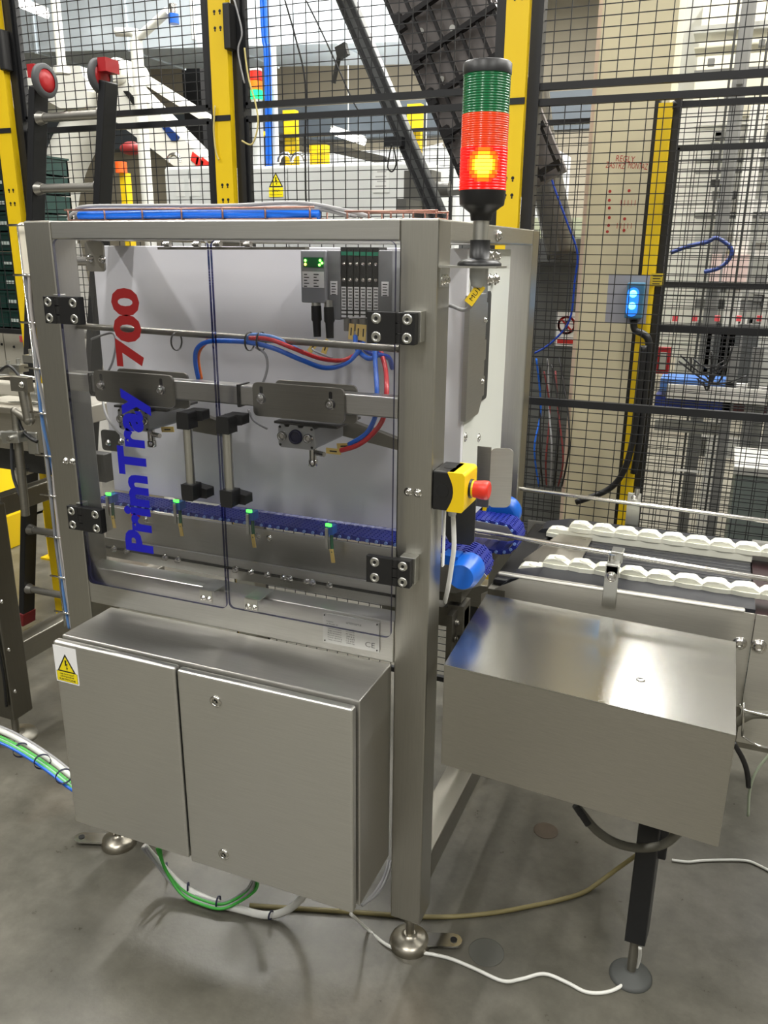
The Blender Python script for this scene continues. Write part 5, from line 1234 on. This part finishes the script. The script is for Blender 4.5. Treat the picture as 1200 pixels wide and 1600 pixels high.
# ------------------------------------------------------------------ right: white machine behind the fences
MW = mat('machine_white', (214, 212, 206), .42)
t = thing('assembly_machine', 'white framed assembly machine with shelves, behind the fences at right', 'machine', (1.2, 3.4, 0))
ym = 3.4
def mb_(name, u0, v0, u1, v1, y, d, m, bev=0): 
    p = at(u0, v0, y=y); q = at(u1, v1, y=y); return MB().box((min(p.x, q.x), y, min(p.z, q.z)), (max(p.x, q.x), y+d, max(p.z, q.z))).build(name, m, t, bev)
LG = mat('machine_light_grey', (178, 178, 172), .45); MG = mat('machine_mid_grey', (120, 120, 118), .45, .2)
mb_('panel', 1062, 170, 1100, 560, ym+.35, .1, MW); mb_('panel', 1100, 0, 1290, 175, ym+.5, .1, mat('machine_cream', (205, 200, 180), .5)); mb_('panel', 1062, 0, 1095, 200, ym+.6, .1, LG)
mb_('back_panel', 1100, 175, 1300, 600, ym+.7, .05, LG)
p = at(1082, 700, y=ym); MB().box((p.x-.03, ym, 0), (p.x+.03, ym+.06, CEIL-.3)).build('frame_post', MG, t, .004)
p = at(1128, 600, y=ym); MB().box((p.x-.04, ym, 0), (p.x+.04, ym+.07, 2.45)).build('frame_post', MW, t, .004)
p = at(1290, 600, y=ym); MB().box((p.x-.05, ym, 0), (p.x+.05, ym+.07, 3.2)).build('frame_post', MW, t, .004)
for i, (v, h, m) in enumerate(((35, 6, LG), (60, 14, mat('machine_cream', (205, 200, 180), .5)), (100, 10, MG), (185, 12, MW), (240, 10, LG), (262, 5, MG), (310, 22, MW), (335, 5, MG), (365, 12, LG), (392, 8, MW), (445, 10, LG), (475, 6, MG), (512, 8, MG), (522, 8, MW), (618, 8, LG), (640, 10, mat('dark_red_rail', (70, 30, 34), .5)), (700, 12, LG))):
    mb_('shelf_rail', 1085, v+h, 1300, v, ym+.05+.02*(i % 4), .2, m)
rnd = random.Random(3)
for i in range(26):
    u = 1100 + rnd.random()*105; v = rnd.choice((205, 222, 280, 298, 352, 380, 430, 462, 498))
    w = 8 + rnd.random()*16; h = 8 + rnd.random()*10
    mb_('module', u, v+h, u+w, v, ym+.1, .1, rnd.choice((MG, DARK, MG, LG, MW, DARK)), .003)
for k, u in enumerate((1118, 1143, 1168, 1190)): 
    p = at(u, 300, y=ym-.1); MB().box((p.x-.006, ym-.1, .3), (p.x+.006, ym-.088, 3.2)).build('vertical_rod', MG if k % 2 else DARK, t)
for (u, v) in ((1105, 90), (1150, 120), (1185, 60), (1130, 150), (1170, 215), (1112, 238), (1190, 330)):
    mb_('bracket', u, v+12, u+12, v, ym-.06, .05, MG, .003)
mb_('pink_tray', 1108, 440, 1172, 398, ym-.05, .1, mat('pale_pink_tray', (220, 196, 190), .5))
for i, u in enumerate((1050, 1081, 1116, 1150, 1182)): mb_('red_module', u, 502, u+9, 494, ym-.45, .04, mat('pinkish_red_module', (205, 75, 80), .5))
for (u, v) in ((1123, 292), (1120, 320), (1150, 365), (1163, 375), (1138, 385)): mb_('yellow_part', u, v+18, u+4, v-4, ym, .03, mat('bright_yellow_part', (225, 205, 30), .5))
mb_('blue_tray', 1030, 612, 1148, 598, ym-.6, .2, mat('blue_tray', (70, 110, 175), .4)); mb_('blue_tray', 1022, 636, 1142, 626, ym-.6, .2, mat('deep_blue_tray', (30, 50, 130), .4)); mb_('white_tray', 1040, 622, 1200, 610, ym-.62, .2, MW)
p = at(1175, 700, y=2.9); MB().box((p.x-.04, 2.9, 0), (p.x+.03, 2.98, 2.3)).build('frame_post', LG, t)
mb_('recess_shade_slab', 1096, 600, 1300, 530, ym+.0, .04, mat('recess_shade_slab', (70, 72, 72), .6))  # flat dark slab stands in for the shade inside a recess
for (u0, v0, u1, v1) in ((1022, 665, 1140, 672), (1050, 740, 1100, 735)): mb_('lower_rail', u0, v1, u1, v0, 2.9, .05, LG)
b = MB()
for i in range(3): b.box((at(1130+i*35, 700, y=2.8).x-.03, 2.8, 0), (at(1130+i*35, 700, y=2.8).x+.02, 2.86, 1.3))
b.build('table_legs', MG, t)
p = at(1030, 575, y=2.55); b = MB(); b.box((p.x-.01, 2.5, p.z-.02), (p.x+.045, 2.54, p.z+.10)); b.mat(1).box((p.x+.002, 2.495, p.z+.0), (p.x+.033, 2.5, p.z+.08)); b.build('red_frame', [mat('red_frame', (165, 25, 35), .4), LG], t)
for i in range(9):
    a = (1050+rnd.random()*100, 540+rnd.random()*30); c = (1060+rnd.random()*110, 560+rnd.random()*40)
    hose([at(*a, y=2.7), at((a[0]+c[0])/2, max(a[1], c[1])+12, y=2.7), at(*c, y=2.7)], .0045, BLACK, 'black cable in the tangle inside the assembly machine', 'cable', 'cable', 'cables in the assembly machine')
hose(P((1048, 395), (1075, 385), (1105, 378), (1120, 372), (1140, 385), (1142, 400), (1125, 418), (1100, 425), y=2.9), .010, mat('navy_hose', (30, 50, 110), .4), 'dark blue hose loop on the assembly machine', 'hose', 'hose')
b = MB(); p = at(1150, 740, y=1.85); b.box((p.x, 1.85, 0), (p.x+.5, 2.2, p.z)); b.mat(1).box((p.x-.01, 1.84, p.z), (p.x+.52, 2.22, p.z+.03)); 
tag(b.build('grey_bin', [mat('grey_green_bin', (110, 120, 116), .5), LG]), 'grey box with pale lid beyond the rail at the far right', 'box')

# lamps in view
LM = mat('lit_tube', (255, 252, 244), .4, emit=9)
for (u0, v0, u1, v1, y, lab) in ((20, 2, 75, 24, 5.0, 'lit fluorescent tube at the upper left corner'), (518, 205, 570, 222, 7.0, 'lit fluorescent tube above the wide grey cabinet'), (640, 246, 690, 232, 7.0, 'lit fluorescent tube beside the inclined conveyor foot'), (575, 172, 620, 192, 8.5, 'far lit fluorescent tube above the second fence')):
    a = at(u0, v0, y=y); c = at(u1, v1, y=y+.3)
    t = thing('fluorescent_lamp', lab, 'lamp', tuple((a+c)/2), 'fluorescent lamps')
    MB().cyl(a, c, .03 if y < 6 else .035).build('tube', LM, t); MB().bar(a+V(0, 0, .045), c+V(0, 0, .045), .05, .02).build('housing', WHITE, t)
    MB().cyl((a+c)/2+V(0, 0, .06), V(((a+c)/2).x, ((a+c)/2).y, CEIL-.0), .006).build('suspension_rod', WHITE, t)
